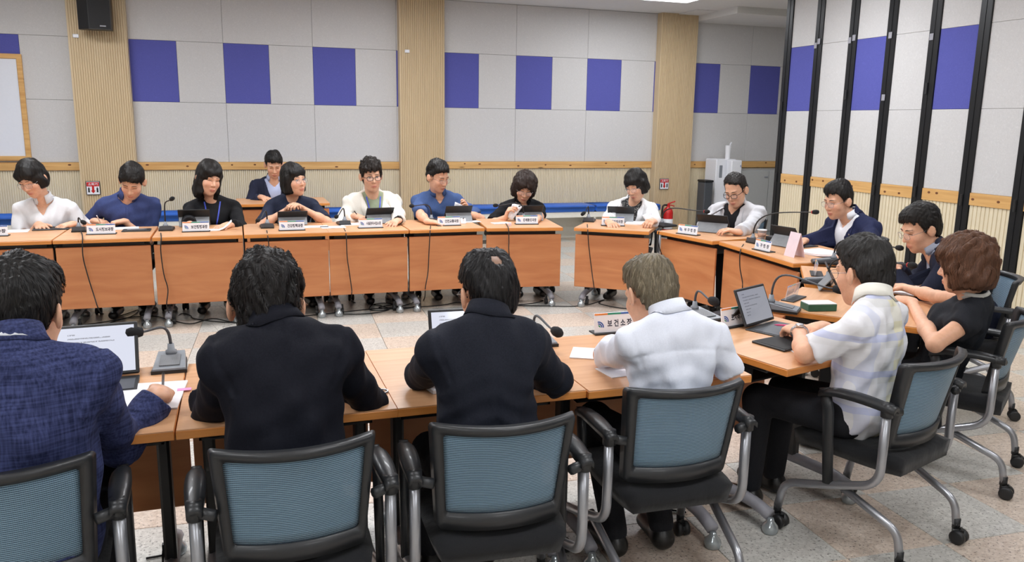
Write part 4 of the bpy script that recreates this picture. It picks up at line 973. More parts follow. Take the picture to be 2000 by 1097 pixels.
    if fold:
        if near and kind_ != 'suit': Fo.fn(noise_fn(seed+3, .0016, .06, 6, (1.4, 1, .5)), 'o')
        Fo.fn(noise_fn(seed+1, fold, .09, 7, (1, 1, .6)), 'o')
        for sd, (A, E, W, fd, up, ps) in arms.items():
            if d.get('sl', 1.93 if kind == 'suit' else .7) > 1:
                ax = nrm(W-A)
                def wr(X, Y, Z, E=E, ax=ax): 
                    px, py, pz = X-f32(E[0]), Y-f32(E[1]), Z-f32(E[2]); return f32(.0042)*np.sin((px*f32(ax[0])+py*f32(ax[1])+pz*f32(ax[2]))*f32(150)+f32(2.)*np.sin(px*25+pz*31))*np.exp(-(px*px+py*py+pz*pz)*f32(190))
                Fo.fn(wr, 'o', 0, E-.16, E+.16)
        if d.get('backfold'):
            def bf(X, Y, Z):
                x, y, z = tlocal(X, Y, Z); return f32(.0035)*np.sin(z*f32(95)+np.abs(x)*f32(42)+f32(1.3)*np.sin(x*22))*np.exp(-((z-f32(LT*.35))/f32(.16))**2)*(y < 0)
            Fo.fn(bf, 'o')
    if kind == 'sleeveless':
        for sd, (A, E, W, fd, up, ps) in arms.items(): Fo.cone(A+(E-A)*.06+xr*sd*.035, E, .052*s, .06*s, .012, 's')
    V, Q = Fo.mesh(hc); top = mesh_obj({'suit': 'jacket', 'shirt': 'shirt', 'tee': 'shirt', 'sleeveless': 'blouse'}[kind], V, Q, mtop, root, True, {'tc': tcs(V)})
    if kind == 'suit':
        Fi = Field(); torso(Fi, .009); Fi.fn(lambda X, Y, Z: f32(.0)-tlocal(X, Y, Z)[1], 'i')
        if d.get('vi'): vcut(Fi, d['vi'], .045*s)
        V, Q = Fi.mesh(.011, lo=np.minimum(Pv+[-.2, -.25, .15], S-[.2, .2, .3]), hi=S+[.2, .35, .12]); mesh_obj('shirt', V, Q, d['min'], root, True, {'tc': tcs(V)})
        zb = d.get('vb', .36)*LT
        for sd in (-1, 1):
            mb = MB(); rows = []
            for i in range(13):
                k = i/12; z = LT*1.0+.01-(LT+.01-zb)*k; a = max(0, (z-zb)/(LT-zb))*.085*s
                wl = (.030+.09*k if k < .30 else (.040+.03*(1-k)*1.1 if k < .98 else .012))*s*(1-max(0, k-.55)*1.4)
                rows.append([(sd*(a-.004+wl*j/4), z) for j in range(5)])
            G, off = drape(Fo, rows, .006, .005); mb.slab(G, off)
            if not d.get('back'): mb.build('lapel', mtop, top, True)
    # collar
    def collar(rr_, hb, fall, gap, mat, nm, par, drop=.03, taper=None, ctr=.05, fo=.008):
        G = []; KW = []; n = 29; n0 = Nb-wz*.05+yf*.012; n1 = HP0(0, -.022, -.045); nd0 = nrm(n1-n0); nd = nrm(nd0*.55+wz*.45); c0 = n0+nrm(nd0*.5+wz*.5)*ctr*s; xx = nrm(xr-nd*np.dot(xr, nd)); yy = np.cross(nd, xx)
        for i in range(n):
            a = math.radians(-180+gap+(360-2*gap)*i/(n-1)); cx_, cy_ = math.sin(a), -math.cos(a)   # a=0 back
            ft = max(0., (abs(a)-1.5)/(PI-1.5)); k = 1.
            if taper: k = 1-min(1, max(0, (abs(a)-taper[0])/(taper[1]-taper[0])))**1.5
            def pt(r_, z): return c0+xx*cx_*(rr_+r_*k-(1-k)*.012)*s+yy*cy_*(rr_+r_*k-(1-k)*.012)*s+nd*(z*k-(1-k)*.03)*s
            KW += [k]*6
            G.append([pt(.004, -.03), pt(0, hb*(1-.5*ft)*.6), pt(.0, hb*(1-.5*ft)), pt(.004, hb*(1-.55*ft)+.001), pt(fo, hb*.35*(1-ft)-fall*.3), pt(fo+.007, -fall*.9-drop*ft)])
        G = np.array(G); Pq = G.reshape(-1, 3).astype(f32); ks = (np.arange(len(Pq)) % 6 >= 4); kw = np.array(KW, f32); tgd = f32(.0038)*kw-f32(.03)*(1-kw)
        for _ in range(3):
            g = np.stack([Fo.pts(Pq+e)-Fo.pts(Pq-e) for e in np.eye(3, dtype=f32)*f32(.004)], 1); g /= np.linalg.norm(g, axis=1)[:, None]+1e-9; dd = Fo.pts(Pq)
            Pq = Pq+g*np.where((dd < tgd) & (dd > -.025) & ks, tgd-dd, 0)[:, None]
        G = Pq.reshape(G.shape).astype(float); off = c0-G; off -= nd*(off@nd)[:, :, None]; off = off/(np.linalg.norm(off, axis=2)[:, :, None]+1e-9)*.0025
        return MB().slab(G, off).build(nm, mat, par, True)
    def HP0(x, y, z): return H+RH@(np.array([x, y, z])*hs)
    nr0 = (.047 if fem else .053)*hs/s
    if kind == 'suit':
        collar(nr0+.014, .030, .036, 80, mtop, 'jacket_collar', top, taper=(1.0, 1.75), ctr=d.get('cc', .078), fo=.013)
        if d.get('icollar', True): collar(nr0+.006, .028, .014, 44, d['min'], 'shirt_collar', top, .012, ctr=d.get('cc', .078)-.012)
    elif kind == 'shirt': collar(nr0+.008, .034, .024, d.get('cgap', 26), d.get('mcol', mtop), 'collar', top, .028, ctr=d.get('cc', .066))
    elif d.get('mcol'): collar(nr0+.010, .010, .004, 20, d['mcol'], 'collar', top, .0, ctr=.076, fo=.004)
    # ---- body
    parts = []; Fh = Field(); HP = head_field(Fh, H, RH, hs, fem, Nb-wz*.05+yf*.012, .047 if fem else .053); Vh, Qh = Fh.mesh(hk)
    hl = ((Vh-H)@RH)/hs; col = np.tile(SKIN_C*d.get('tone', 1.), (len(Vh), 1))
    lip = np.exp(-((hl[:, 0]/.023)**4+((hl[:, 2]+.071)/.0105)**4))*(hl[:, 1] > .07); col = col*(1-lip[:, None]*.8)+LIP_C*lip[:, None]*.8
    bl = .5*np.exp(-(((np.abs(hl[:, 0])-.042)/.022)**2+((hl[:, 2]+.028)/.022)**2))*(hl[:, 1] > .03); col = col*(1-bl[:, None])+BLUSH*bl[:, None]
    if d.get('bald'): bw = np.exp(-(np.linalg.norm(hl-np.array(d['bald']), axis=1)/.045)**4)[:, None]; col = col*(1-bw*.62)
    parts.append((Vh, Qh)); cols = [col]
    Fb = Field(); torso(Fb, -.012); Vb, Qb = Fb.mesh(.014); parts.append((Vb, Qb)); cols.append(np.tile(SKIN_C, (len(Vb), 1)))
    sl = d.get('sl', {'suit': 1.93, 'shirt': .78, 'tee': .7, 'sleeveless': 0}[kind])
    for sd, (A, E, W, fd, up, ps) in arms.items():
        Fa = Field()
        Fa.cone(A, E, (.045 if sl < 1.5 else .036)*s, (.037 if sl < 1.5 else .033)*s, .02)
        ax = nrm(W-E); Fa.cone(E, E+(W-E)*.35, .037*s, .039*s, .02); Fa.cone(E+(W-E)*.3, W, .039*s, .026*s, .02, flat=(up-ax*np.dot(up, ax), .85)); hand_field(Fa, W, fd, up, sd, s*d.get('hsz', 1.02), ps)
        Va, Qa = Fa.mesh(.0038 if near else .0052); parts.append((Va, Qa)); cols.append(np.tile(SKIN_C*d.get('tone', 1.), (len(Va), 1)))
    V, Q = join(parts); body = mesh_obj('body', V, Q, M_SKIN, root, True, {'Col': np.concatenate(cols)})
    # ---- face
    def onface(pts, off=0.):
        O = np.array([HP(x, .16, z) for x, z in pts], f32); return march(Fh, O, np.tile((-RH[:, 1]).astype(f32), (len(O), 1)), 40, .2)+RH[:, 1]*off
    hcx = d.get('haircol', (.012, .010, .009))
    if not d.get('noface'):
        gz = d.get('eyes', 'down')
        for sx in (-1, 1):
            xs = np.linspace(.016, .046, 7); z_l = [.004+.0035*math.sin(PI*(x-.016)/.03)-(0.0035 if gz == 'down' else 0) for x in xs]
            pl = onface([(sx*x, z) for x, z in zip(xs, z_l)], .0012*hs)
            if gz == 'open':
                mb = MB(); cpt = onface([(sx*.031, .003)])[0]-RH[:, 1]*.0055*hs
                mb.mat(0); Mx = Matrix.Translation(cpt) @ Matrix(RH.tolist()).to_4x4(); prof = [(.0001, -.0065), (.0062, -.0045), (.0088, 0), (.0062, .0045), (.0001, .0065)]
                Vs = []; 
                mb.lathe([(r_*hs*1.3, z*hs*.85) for r_, z in prof], 12, (0, 0, 0), 'z', Mx)
                mb.mat(1).lathe([(.0001, .0118*hs), (.0050*hs, .0106*hs), (.005*hs, .009*hs)], 10, (d.get('gaze', 0.)*hs, 0, 0), 'y', Mx); mb.build('eye', None, body, True, mats=[M_EYEWHITE, M_IRIS])
            MB().tube(pl, [.0007, .0013, .0016, .0017, .0016, .0014, .0008], 5).build('eyelash', M_LASH, body, True)
            pb = onface([(sx*x, .026+.004*math.sin(PI*(x-.012)/.044)+.001) for x in np.linspace(.012, .05, 7)], .0005)
            MB().tube(pb, np.array([.0022, .0032, .0035, .0034, .003, .0024, .0012])*(.7 if fem else 1)*hs, 5, flat=.7).build('eyebrow', plain('brow', tuple(x*1.6 for x in hcx), .8) if False else M_LASH, body, True)
    if d.get('glasses'):
        ge = empty('glasses'); ge.parent = root; gm = M_GLASSFRAME_D if d['glasses'] == 'dark' else M_GLASSFRAME_S; tk = .0025 if d['glasses'] == 'dark' else .0011
        yb = ((onface([(0, .004)])[0]-H)@RH)[1]/hs+.008; bpy.data.objects.remove(ge)
        mb = MB(); rw, rh = .0245, d.get('gh', .018); lens = []
        for sx in (-1, 1):
            ring = []
            for k in range(19):
                a = 2*PI*k/18; ca, sa = math.cos(a), math.sin(a); ex = .7; x = sx*.0335+rw*math.copysign(abs(ca)**ex, ca); z = -.001+rh*math.copysign(abs(sa)**ex, sa); ring.append(HP(x, yb-.35*abs(x)**2*10*.6, z))
            mb.tube(ring, tk, 5, caps=False); lens.append(ring[:-1]); x_ = sx*.058
            mb.tube([HP(x_, yb-.012, .006), HP(sx*.072, yb-.03, .006), HP(sx*.081, .0, .006), HP(sx*.080, -.02, -.004)], tk, 5)
        mb.tube([HP(-.010, yb, .003), HP(0, yb+.003, .006), HP(.010, yb, .003)], tk, 5); gl = mb.build('glasses', gm, root, True)
        for rg in lens: mesh_obj('lens', [tuple(p) for p in rg], [tuple(range(len(rg)))], M_GLASS, gl)
    # ---- hair
    V, Q, C = hair_mesh(H, RH, hs, d.get('hair', 'short'), d.get('thick', .018), seed, .0045 if near else .006, 2600 if near else 900, d.get('slen', .05), d.get('part', 0.), d.get('curl', 0.), d.get('bald'))
    mesh_obj('hair', V, Q, hair_mat(hcx), root, True, {'Col': C})
    # ---- trousers, shoes
    Fl = Field(); kn = d.get('knee', .40)*s; ft = d.get('foot', .40); Fl.ell((0, .02, PZ), (.155*s+fat*.4, .115*s, .09), None, .05)
    for sx in (-1, 1):
        k_ = np.array([sx*.105, kn, PZ-.02]); an = np.array([sx*.10, ft, .10]); Fl.cone((sx*.085, .03, PZ-.005), k_, .080*s, .062*s, .05); Fl.cone(k_, an, .065*s, .052*s, .03)
        Fs = Field(); Fs.cone(an+[0, -.02, -.055], an+[sx*.015, .15, -.062], .037, .034, .03, flat=((1, 0, 0), 1.15)); Fs.cone(an+[0, -.02, -.05], an+[0, 0, .0], .036, .035, .03); Fs.fn(lambda X, Y, Z: -(Z-f32(.006)), 'i')
        V, Q = Fs.mesh(.009); mesh_obj('shoe', V, Q, d.get('mshoe', M_SHOE), root, True)
    V, Q = Fl.mesh(.014); mesh_obj('skirt' if False else 'trousers', V, Q, d.get('mleg', cmat((28, 29, 34))), root, True)
    # ---- extras
    for ex in d.get('extra', ()):
        if ex == 'lanyard':
            mb = MB()
            for sd in (-1, 1):
                zs = np.linspace(LT*1.02, LT*.30, 16); rows = [[(sd*(.062*s*((z-LT*.30)/(LT*.72))**.8)+q*.0055+.0, z) for q in (-1, 1)] for z in zs]; G, off = drape(Fo if kind != 'suit' else Fi, rows, .013 if kind == 'suit' else .004, .002); mb.slab(G, off)
            mb.build('lanyard', M_STRAP, root)
        elif ex == 'buttons':
            for z in (.80, .66, .52, .38): 
                G, _ = drape(Fo, [[(0, LT*z)]], .003); MB().lathe([(.0001, -.002), (.006, -.002), (.006, .002), (.0001, .003)], 8, tuple(G[0, 0]), 'y').build('button', M_BLACK, top)
        elif ex == 'placket':
            rows = [[(q*.013, z) for q in (-1, 0, 1)] for z in np.linspace(LT*.9, LT*.2, 12)]; G, off = drape(Fo, rows, .003, .003); MB().slab(G, off).build('placket', mtop, top, True)
        elif ex == 'pin': G, _ = drape(Fo, [[(-.105*s, LT*.80)]], .008); MB().lathe([(.0001, -.003), (.008, -.003), (.008, .003), (.0001, .004)], 10, tuple(G[0, 0]), 'y').build('lapel_pin', M_STEEL, top)
        elif ex[:5] == 'watch':
            sd = 1 if ex[5] == 'R' else -1; A, E, W, fd, up, ps = arms[sd]; ax = nrm(W-E); c0 = W-ax*.012; u1 = nrm(up-ax*np.dot(up, ax)); u2 = np.cross(ax, u1)
            dark = ex.endswith('d'); m1 = M_BLACK if dark else M_STEEL
            mb = MB(); mb.tube([c0+(u1*math.cos(a)*.027+u2*math.sin(a)*.031)*s for a in np.linspace(0, 2*PI, 21)], .0045*s, 6, caps=False, flat=2.0); wt = mb.build('wristwatch', m1, root, True)
            cc = c0+u1*.027*s; mb = MB(); Mx = Matrix(np.stack([u2, ax, u1], 1).tolist()).to_4x4(); mb.lathe([(.0001, 0), (.018*s, 0), (.018*s, .008), (.015*s, .01), (.0001, .01)], 14, (0, 0, 0), 'z', Matrix.Translation(cc) @ Mx); mb.build('dial', m1, wt)
    d['arms'] = arms; d['root'] = root; d['Lw'] = rz
    return root
def to_world(d, p):
    r = d['root']; c, s_ = math.cos(d['Lw']), math.sin(d['Lw']); return np.array([r.location[0]+c*p[0]-s_*p[1], r.location[1]+s_*p[0]+c*p[1], p[2]])
# ---------------------------------------------------------------- the people
NAVY = (30, 34, 52); BLK = (24, 25, 29)
PEOPLE = [
 dict(t='a', hp=(63, 350), hv=.80, sp=(87, 395), sv=.90, head=(-22, 26, 6), fem=True, kind='shirt', mtop=cmat((226, 228, 232)), sl=1.05, vb=.80, hair='bobshort', thick=.016, glasses='silver', extra=('buttons',), R=dict(p=(78, 441), z=.745, f=(-.35, .85, -.1), pose='flat'), L=dict(p=(129, 440), z=.745, f=(.7, .6, -.1), pose='rest'), sw=.172,
      label='woman in a white shirt with rolled sleeves, glasses and short black hair'),
 dict(t='b', hp=(258, 355), hv=.80, sp=(250, 388), sv=.92, head=(-8, 34, -8), kind='shirt', mtop=cmat((58, 70, 116)), sl=.86, hair='fringe', extra=('placket',), R=dict(p=(197, 433), z=.75, f=(-.75, .5, -.1), pose='pen'), L=dict(p=(228, 434), z=.75, f=(.95, .25, -.1), pose='grip'), sw=.19, hs=1.1,
      label='man in a navy short-sleeved shirt writing with head bowed'),
 dict(t='c', hp=(408, 350), hv=.84, sp=(415, 393), sv=.94, head=(26, 8, -10), fem=True, kind='tee', mtop=cmat((22, 22, 25)), sl=1.75, hair='long', thick=.02, part=.01, extra=('lanyard',), R=dict(p=(378, 443), z=.75), L=dict(p=(438, 442), z=.74), sw=.172, eyes='down',
      label='woman in a black cardigan with a blue lanyard and shoulder-length hair'),
 dict(t='d', hp=(574, 353), hv=.84, sp=(570, 390), sv=.94, head=(34, -4, 4), fem=True, kind='tee', mtop=cmat((34, 40, 60)), sl=.9, hair='bob', thick=.016, glasses='silver', R=dict(p=(567, 403), v=.64, f=(-.45, .5, .5), pose='clasp', pole=(1, -.2, -.6)), L=dict(p=(581, 401), v=.62, f=(.5, .5, .35), pose='clasp', pole=(-1, -.2, -.6)), sw=.172, eyes='open',
      label='woman in a dark navy T-shirt and glasses with clasped hands'),
 dict(t='e', hp=(725, 344), hv=.86, sp=(727, 383), sv=.94, head=(4, 6, 3), kind='suit', mtop=cmat((236, 232, 222)), min=cmat((148, 158, 132)), icollar=False, vb=.20, vi=None, hair='fringe', thick=.024, curl=.6, haircol=(.02, .014, .011), glasses='dark', extra=('lanyard', 'watchLd'), R=dict(p=(703, 424), z=.765, f=(-.6, .6, -.15), pose='pen'), L=dict(p=(772, 433), z=.755, f=(.6, .75, -.1), pose='rest'), sw=.19, hs=1.1, eyes='open', cgap=70,
      label='man in a cream jacket with round glasses, curly hair and a blue lanyard'),
 dict(t='f', hp=(855, 345), hv=.82, sp=(855, 381), sv=.92, head=(28, 20, 4), kind='shirt', mtop=cmat((66, 88, 134)), sl=.85, vb=.84, hair='short', thick=.02, glasses='silver', R=dict(p=(848, 434), z=.745, f=(-.8, .5, -.05), pose='flat'), L=dict(p=(908, 404), v=.60, f=(-.3, .55, .6), up=(-.8, .2, .5), pose='grip', pole=(-1, -.2, -.5)), sw=.188, hs=1.1,
      label='man in a blue polo shirt holding up a white sheet'),
 dict(t='g', curl=.3, hp=(1024, 366), hv=.82, sp=(1020, 396), sv=.92, head=(-6, 26, -8), fem=True, kind='shirt', mtop=cmat((20, 20, 23)), sl=.85, vb=.86, hair='perm', thick=.016, haircol=(.03, .018, .014), glasses='silver', R=dict(p=(992, 414), v=.50, f=(-.2, .4, .85), up=(.8, -.2, .4), pose='grip', pole=(1, -.3, -.7)), L=dict(p=(1045, 430), z=.745), sw=.165,
      label='woman in a black blouse reading a raised white sheet'),
 dict(t='h', hp=(1243, 363), hv=.82, sp=(1235, 398), sv=.92, head=(-22, 20, 8), fem=True, kind='suit', mtop=cmat((236, 238, 240)), min=M_PATTERN, icollar=False, vb=.1, hair='bobshort', thick=.017, glasses='silver', R=dict(p=(1192, 436), z=.75), L=dict(p=(1272, 432), z=.775, f=(.2, .8, .1), pose='grip'), sw=.165, cgap=75,
      label='woman in a white jacket over a black patterned top turning a booklet page'),
 dict(t='i', hp=(1437, 372), hv=.82, sp=(1438, 404), sv=.90, head=(6, 24, 6), turn=14, kind='suit', mtop=cmat((196, 196, 200)), min=cmat((22, 22, 26)), icollar=False, vb=.18, vi=.86, hair='receding', thick=.016, haircol=(.022, .018, .016), glasses='dark', R=dict(p=(1376, 440), z=.76, f=(-.5, .8, -.1)), L=dict(p=(1428, 450), z=.765, f=(.7, .6, .2), pose='rest'), sw=.200, hs=1.1, cgap=70,
      label='man in a light grey jacket with black glasses touching his tablet'),
 dict(t='m', hp=(1637, 392), hv=.80, sp=(1664, 428), sv=.93, head=(8, 14, 0), turn=2, kind='suit', mtop=cmat((32, 38, 70)), min=cmat((232, 234, 240)), vb=.2, vi=.86, hair='short', thick=.022, glasses='silver', extra=('pin',), R=dict(p=(1560, 472), z=.75, f=(-.2, .95, -.1)), L=dict(p=(1655, 500), z=.76, f=(.3, .9, -.1)), sw=.195, hs=1.06, pv=1.0,
      label='man speaking in a navy suit and open white collar at the widest desk'),
 dict(t='p', pv=1.0, su=-0.02, hp=(1798, 447), sp=(1832, 494), head=(22, 22, 0), kind='suit', mtop=cmat((26, 30, 48)), min=cmat((150, 156, 172)), vb=.3, vi=.86, hair='short', thick=.022, glasses='silver', extra=('watchLd',), R=dict(p=(1742, 522), z=.78, f=(-.75, .55, 0), pose='rest'), L=dict(p=(1728, 532), z=.775, f=(.4, .85, -.05), pose='rest'), sw=.19, hs=1.04, s=.96,
      hu=0.0, label='man in a dark navy suit with silver glasses and a black wristwatch'),
 dict(t='q', curl=.45, sl=.22, pz=.47, pel=(3.13, 2.86), su=-0.24, hp=(1884, 520), sp=(1905, 588), head=(-6, 8, 0), fem=True, kind='tee', mtop=cmat((30, 32, 38)), mcol=cmat((200, 200, 196)), hair='perm', thick=.024, haircol=(.13, .06, .034), noface=False, R=dict(p=(1745, 560), z=.76, f=(-.5, .8, 0)), L=dict(p=(1760, 585), z=.755, f=(.2, .95, 0), pose='rest', e=(1826, 672, .70)), sw=.165, near=True, hs=.95, s=.9, pv=1.02, slen=.07,
      hu=-0.26, label='woman with short brown hair in a sleeveless black blouse'),
 dict(t='r', hp=(1687, 533), hv=.68, sp=(1712, 600), sv=.80, head=(-14, 10, 0), turn=10, kind='shirt', mtop=M_PLAID, sl=.82, hair='short', thick=.012, haircol=(.03, .028, .027), glasses='silver', extra=('watchLs',), R=dict(p=(1590, 640), z=.765, f=(-.95, .3, -.05), pose='rest'), L=dict(p=(1548, 642), z=.775, f=(.5, .8, -.05), pose='pen', e=(1572, 690, .765)), sw=.165, near=True, hs=1.06, s=.96, pv=1.02, slen=.05,
      pel=(2.29, 2.42), label='man in a pale plaid short-sleeved shirt holding a pink pen'),
 dict(t='s', hp=(1270, 575), hv=.60, sp=(1318, 634), sv=.74, head=(8, 24, 2), kind='shirt', mtop=cmat((228, 233, 246)), sl=.86, vb=1.1, cgap=20, hair='short', thick=.012, haircol=(.20, .165, .11), noface=True, R=dict(uv=(.10, .40, .755), f=(-.9, .4, 0), e=(1424, 728, .75)), L=dict(uv=(-.10, .44, .755), f=(.95, .3, 0), pose='rest', e=(1180, 692, .765)), sw=.170, near=True, hs=1.0, s=.95, pv=.73, backfold=True, fat=.01, slen=.055, foot=.18,
      pz=.5, label='man in a white short-sleeved shirt with grey-blond hair seen from behind'),
 dict(t='t', cc=.075, bald=(.0, -.082, .112), pz=.5, hp=(953, 574), hv=.66, sp=(947, 646), sv=.80, head=(8, 12, 0), kind='suit', mtop=cmat((26, 29, 40)), min=cmat((225, 228, 235)), vb=.3, back=True, hair='short', thick=.011, haircol=(.014, .013, .014), glasses='dark', noface=True, R=dict(uv=(.06, .46, .755), f=(-.9, .4, 0), e=(1086, 745, .75)), L=dict(uv=(-.12, .50, .76), f=(.95, .25, 0), e=(826, 728, .775)), sw=.150, near=True, hs=1.03, s=.95, backfold=True, slen=.045, icollar=False,
      pv=.87, label='man in a charcoal jacket with thinning crown seen from behind'),
 dict(t='v', cc=.075, pz=.5, hp=(519, 600), hv=.68, sp=(548, 660), sv=.80, head=(4, 12, 5), kind='suit', mtop=cmat((17, 19, 30)), min=cmat((225, 228, 235)), vb=.3, back=True, hair='short', thick=.022, curl=.35, haircol=(.012, .010, .010), noface=True, R=dict(uv=(.10, .46, .755), f=(-.8, .6, 0), e=(722, 785, .72)), L=dict(uv=(-.20, .46, .755), f=(.8, .6, 0), e=(416, 812, .71)), sw=.160, near=True, hs=1.1, s=.97, slen=.06, icollar=False,
      pv=.87, label='man in a black jacket with tousled black hair seen from behind'),
 dict(t='w', cc=.075, pz=.5, hp=(46, 612), hv=.68, sp=(32, 706), sv=.84, head=(-14, 8, 0), kind='suit', mtop=cloth('linen', srgb(34, 41, 78), srgb(70, 78, 122), 160, .9, .3, streak=(1, 1, .06), sheen=0.), min=cmat((235, 238, 245)), vb=.3, back=True, hair='short', thick=.018, haircol=(.013, .012, .012), noface=False, R=dict(p=(316, 764), z=.775, f=(-.05, .98, -.12), up=(.45, -.1, 1), pose='pen', e=(238, 872, .66)), L=dict(uv=(-.15, .5, .755), e=(-110, 850, .74)), sw=.168, near=True, hs=1.08, s=.99, slen=.055,
      pv=.87, label='man in a blue linen jacket writing at the lower left'),
 dict(t='back', hp=(535, 322), hv=.60, sp=(535, 354), sv=.70, head=(0, 26, 0), kind='suit', mtop=cmat((36, 40, 60)), min=cmat((176, 186, 216)), vb=.2, vi=.88, hair='short', thick=.02, R=dict(p=(515, 386), z=.75), L=dict(p=(558, 386), z=.75), sw=.185, hs=1.1, pv=.78,
      label='man in a dark suit and pale blue shirt alone in the second row'),
]
CHAIR_WHO = dict(a='the woman in the white shirt', b='the man in the navy shirt', c='the woman in the black cardigan', d='the woman with clasped hands', e='the man in the cream jacket', f='the man in the blue polo shirt', g='the woman in the black blouse', h='the woman in the white jacket',
                 i='the man in the light grey jacket', m='the man speaking', p='the man with a wristwatch', back='the man in the second row')
for d in PEOPLE:
    person(d)
    if d['t'] in CHAIR_WHO:
        r_ = d['root']; a_ = d['Lw']+PI/2; place_chair(r_.location[0]+math.cos(a_)*.09, r_.location[1]+math.sin(a_)*.09, math.degrees(a_), 'blue mesh-back chair under '+CHAIR_WHO[d['t']])
# ---------------------------------------------------------------- things on the desks
def frame_at(key, p):
    """rotation so that local -y faces the inside of the ring"""
    t = TB[key]; return math.atan2(t.n[1], t.n[0])-PI/2
def nameplate(key, px, py, s_, label, w=.20, h=.075, user=False, clear=False, both=False, dr=0., text_w=.62):
    t = TB[key]; p = onz(px, py, TH); rz = frame_at(key, p)+(PI if user else 0)+math.radians(dr)
    e = empty('nameplate', (p[0], p[1], TH), rz); tag(e, label, 'nameplate', 'nameplates on the desks')
    MB().rbox(-w/2-.006, w/2+.006, -.022, .05, 0, .007, .002).build('base', M_BLACK, e)
    tilt = Matrix.Translation((0, 0, .006)) @ Matrix.Rotation(-.16, 4, 'X')
    MB().rbox(-w/2, w/2, -.003, .003, 0, h, .001, tilt).build('card', M_ACRYL if clear else M_PAPER, e)
    def bar(x0, x1, m): mb = MB(); mb.box(x0, x1, -.0042, -.003, h-.009, h-.001, tilt); mb.build('stripe', m, e)
    bar(-w/2+.001, -w/6, M_ORANGEINK); bar(-w/6, w/6, M_GREENINK); bar(w/6, w/2-.001, M_BLUEINK)
    for sd in ((-1, 1) if both else (-1,)):
        for r_, m in ((.026, M_BLUEINK), (.018, M_BLUEINK), (.010, M_GREENINK)):
            mb = MB(); n = 9; V = []
            for k in range(n):
                a = PI*.5*k/(n-1)*1.15+.1
                for rr in (r_, r_-.0055): V.append(tuple(tilt @ Vector((-w/2+.018+math.sin(a-.25)*rr, -.0036, h*.28+math.cos(a-.25)*rr))))
            mb.add(V, [(2*k, 2*k+1, 2*k+3, 2*k+2) for k in range(n-1)]); mb.build('emblem', m, e)
    if s_: text_obj(s_, w*text_w, h*.38, M_INK, e, tilt @ Matrix.Translation((w*.13, -.0036, h*.45)) @ FRONT, bold=.03)
    return e
NP = [('z0', -14, 461.5, '행정과장', 'white nameplate cut by the left edge of the picture', 0), ('b', 198, 457.5, '도시정보과장', 'white nameplate before the man in the navy shirt', 0), ('c', 383, 452.5, '보건행정과장', 'white nameplate before the woman with the lanyard', 0), ('d', 570.5, 450, '건강정책과장', 'white nameplate before the woman with clasped hands', 0),
      ('e', 724, 445, '시설관리사업소장', 'white nameplate before the man in the cream jacket', 0), ('f', 877, 440.5, '안전교통국장', 'white nameplate before the man in the blue polo', 0), ('g', 1029, 438, '경제환경국장', 'white nameplate before the woman in the black blouse', 0), ('h', 1197, 441, '행정자치국장', 'white nameplate before the woman in the white jacket', 14)]
for k, px, py, s_, lb, dr in NP: nameplate(k, px, py, s_, lb, dr=dr)
nameplate('i', 1342, 458, '부 구 청 장', 'white nameplate before the man in the light grey jacket', dr=14, w=.19, text_w=.6)
nameplate('m', 1488, 490, '구 청 장', 'white nameplate before the man speaking', dr=8, w=.17, text_w=.58)
nameplate('p', 1590, 535, '', 'clear nameplate seen edge-on before the man with a wristwatch', clear=True, w=.17)
nameplate('q', 1545, 583, '복지국장', 'clear nameplate on a black base behind the green box', clear=True, w=.17, dr=-6)
nameplate('r', 1438, 637, '도시녹지국장', 'white nameplate with brush lettering behind the tablet of the plaid shirt', user=True, w=.19, h=.085)
nameplate('s', 1200, 650, '보 건 소 장', 'white nameplate left of the man in the white shirt', user=True, w=.19, h=.085)

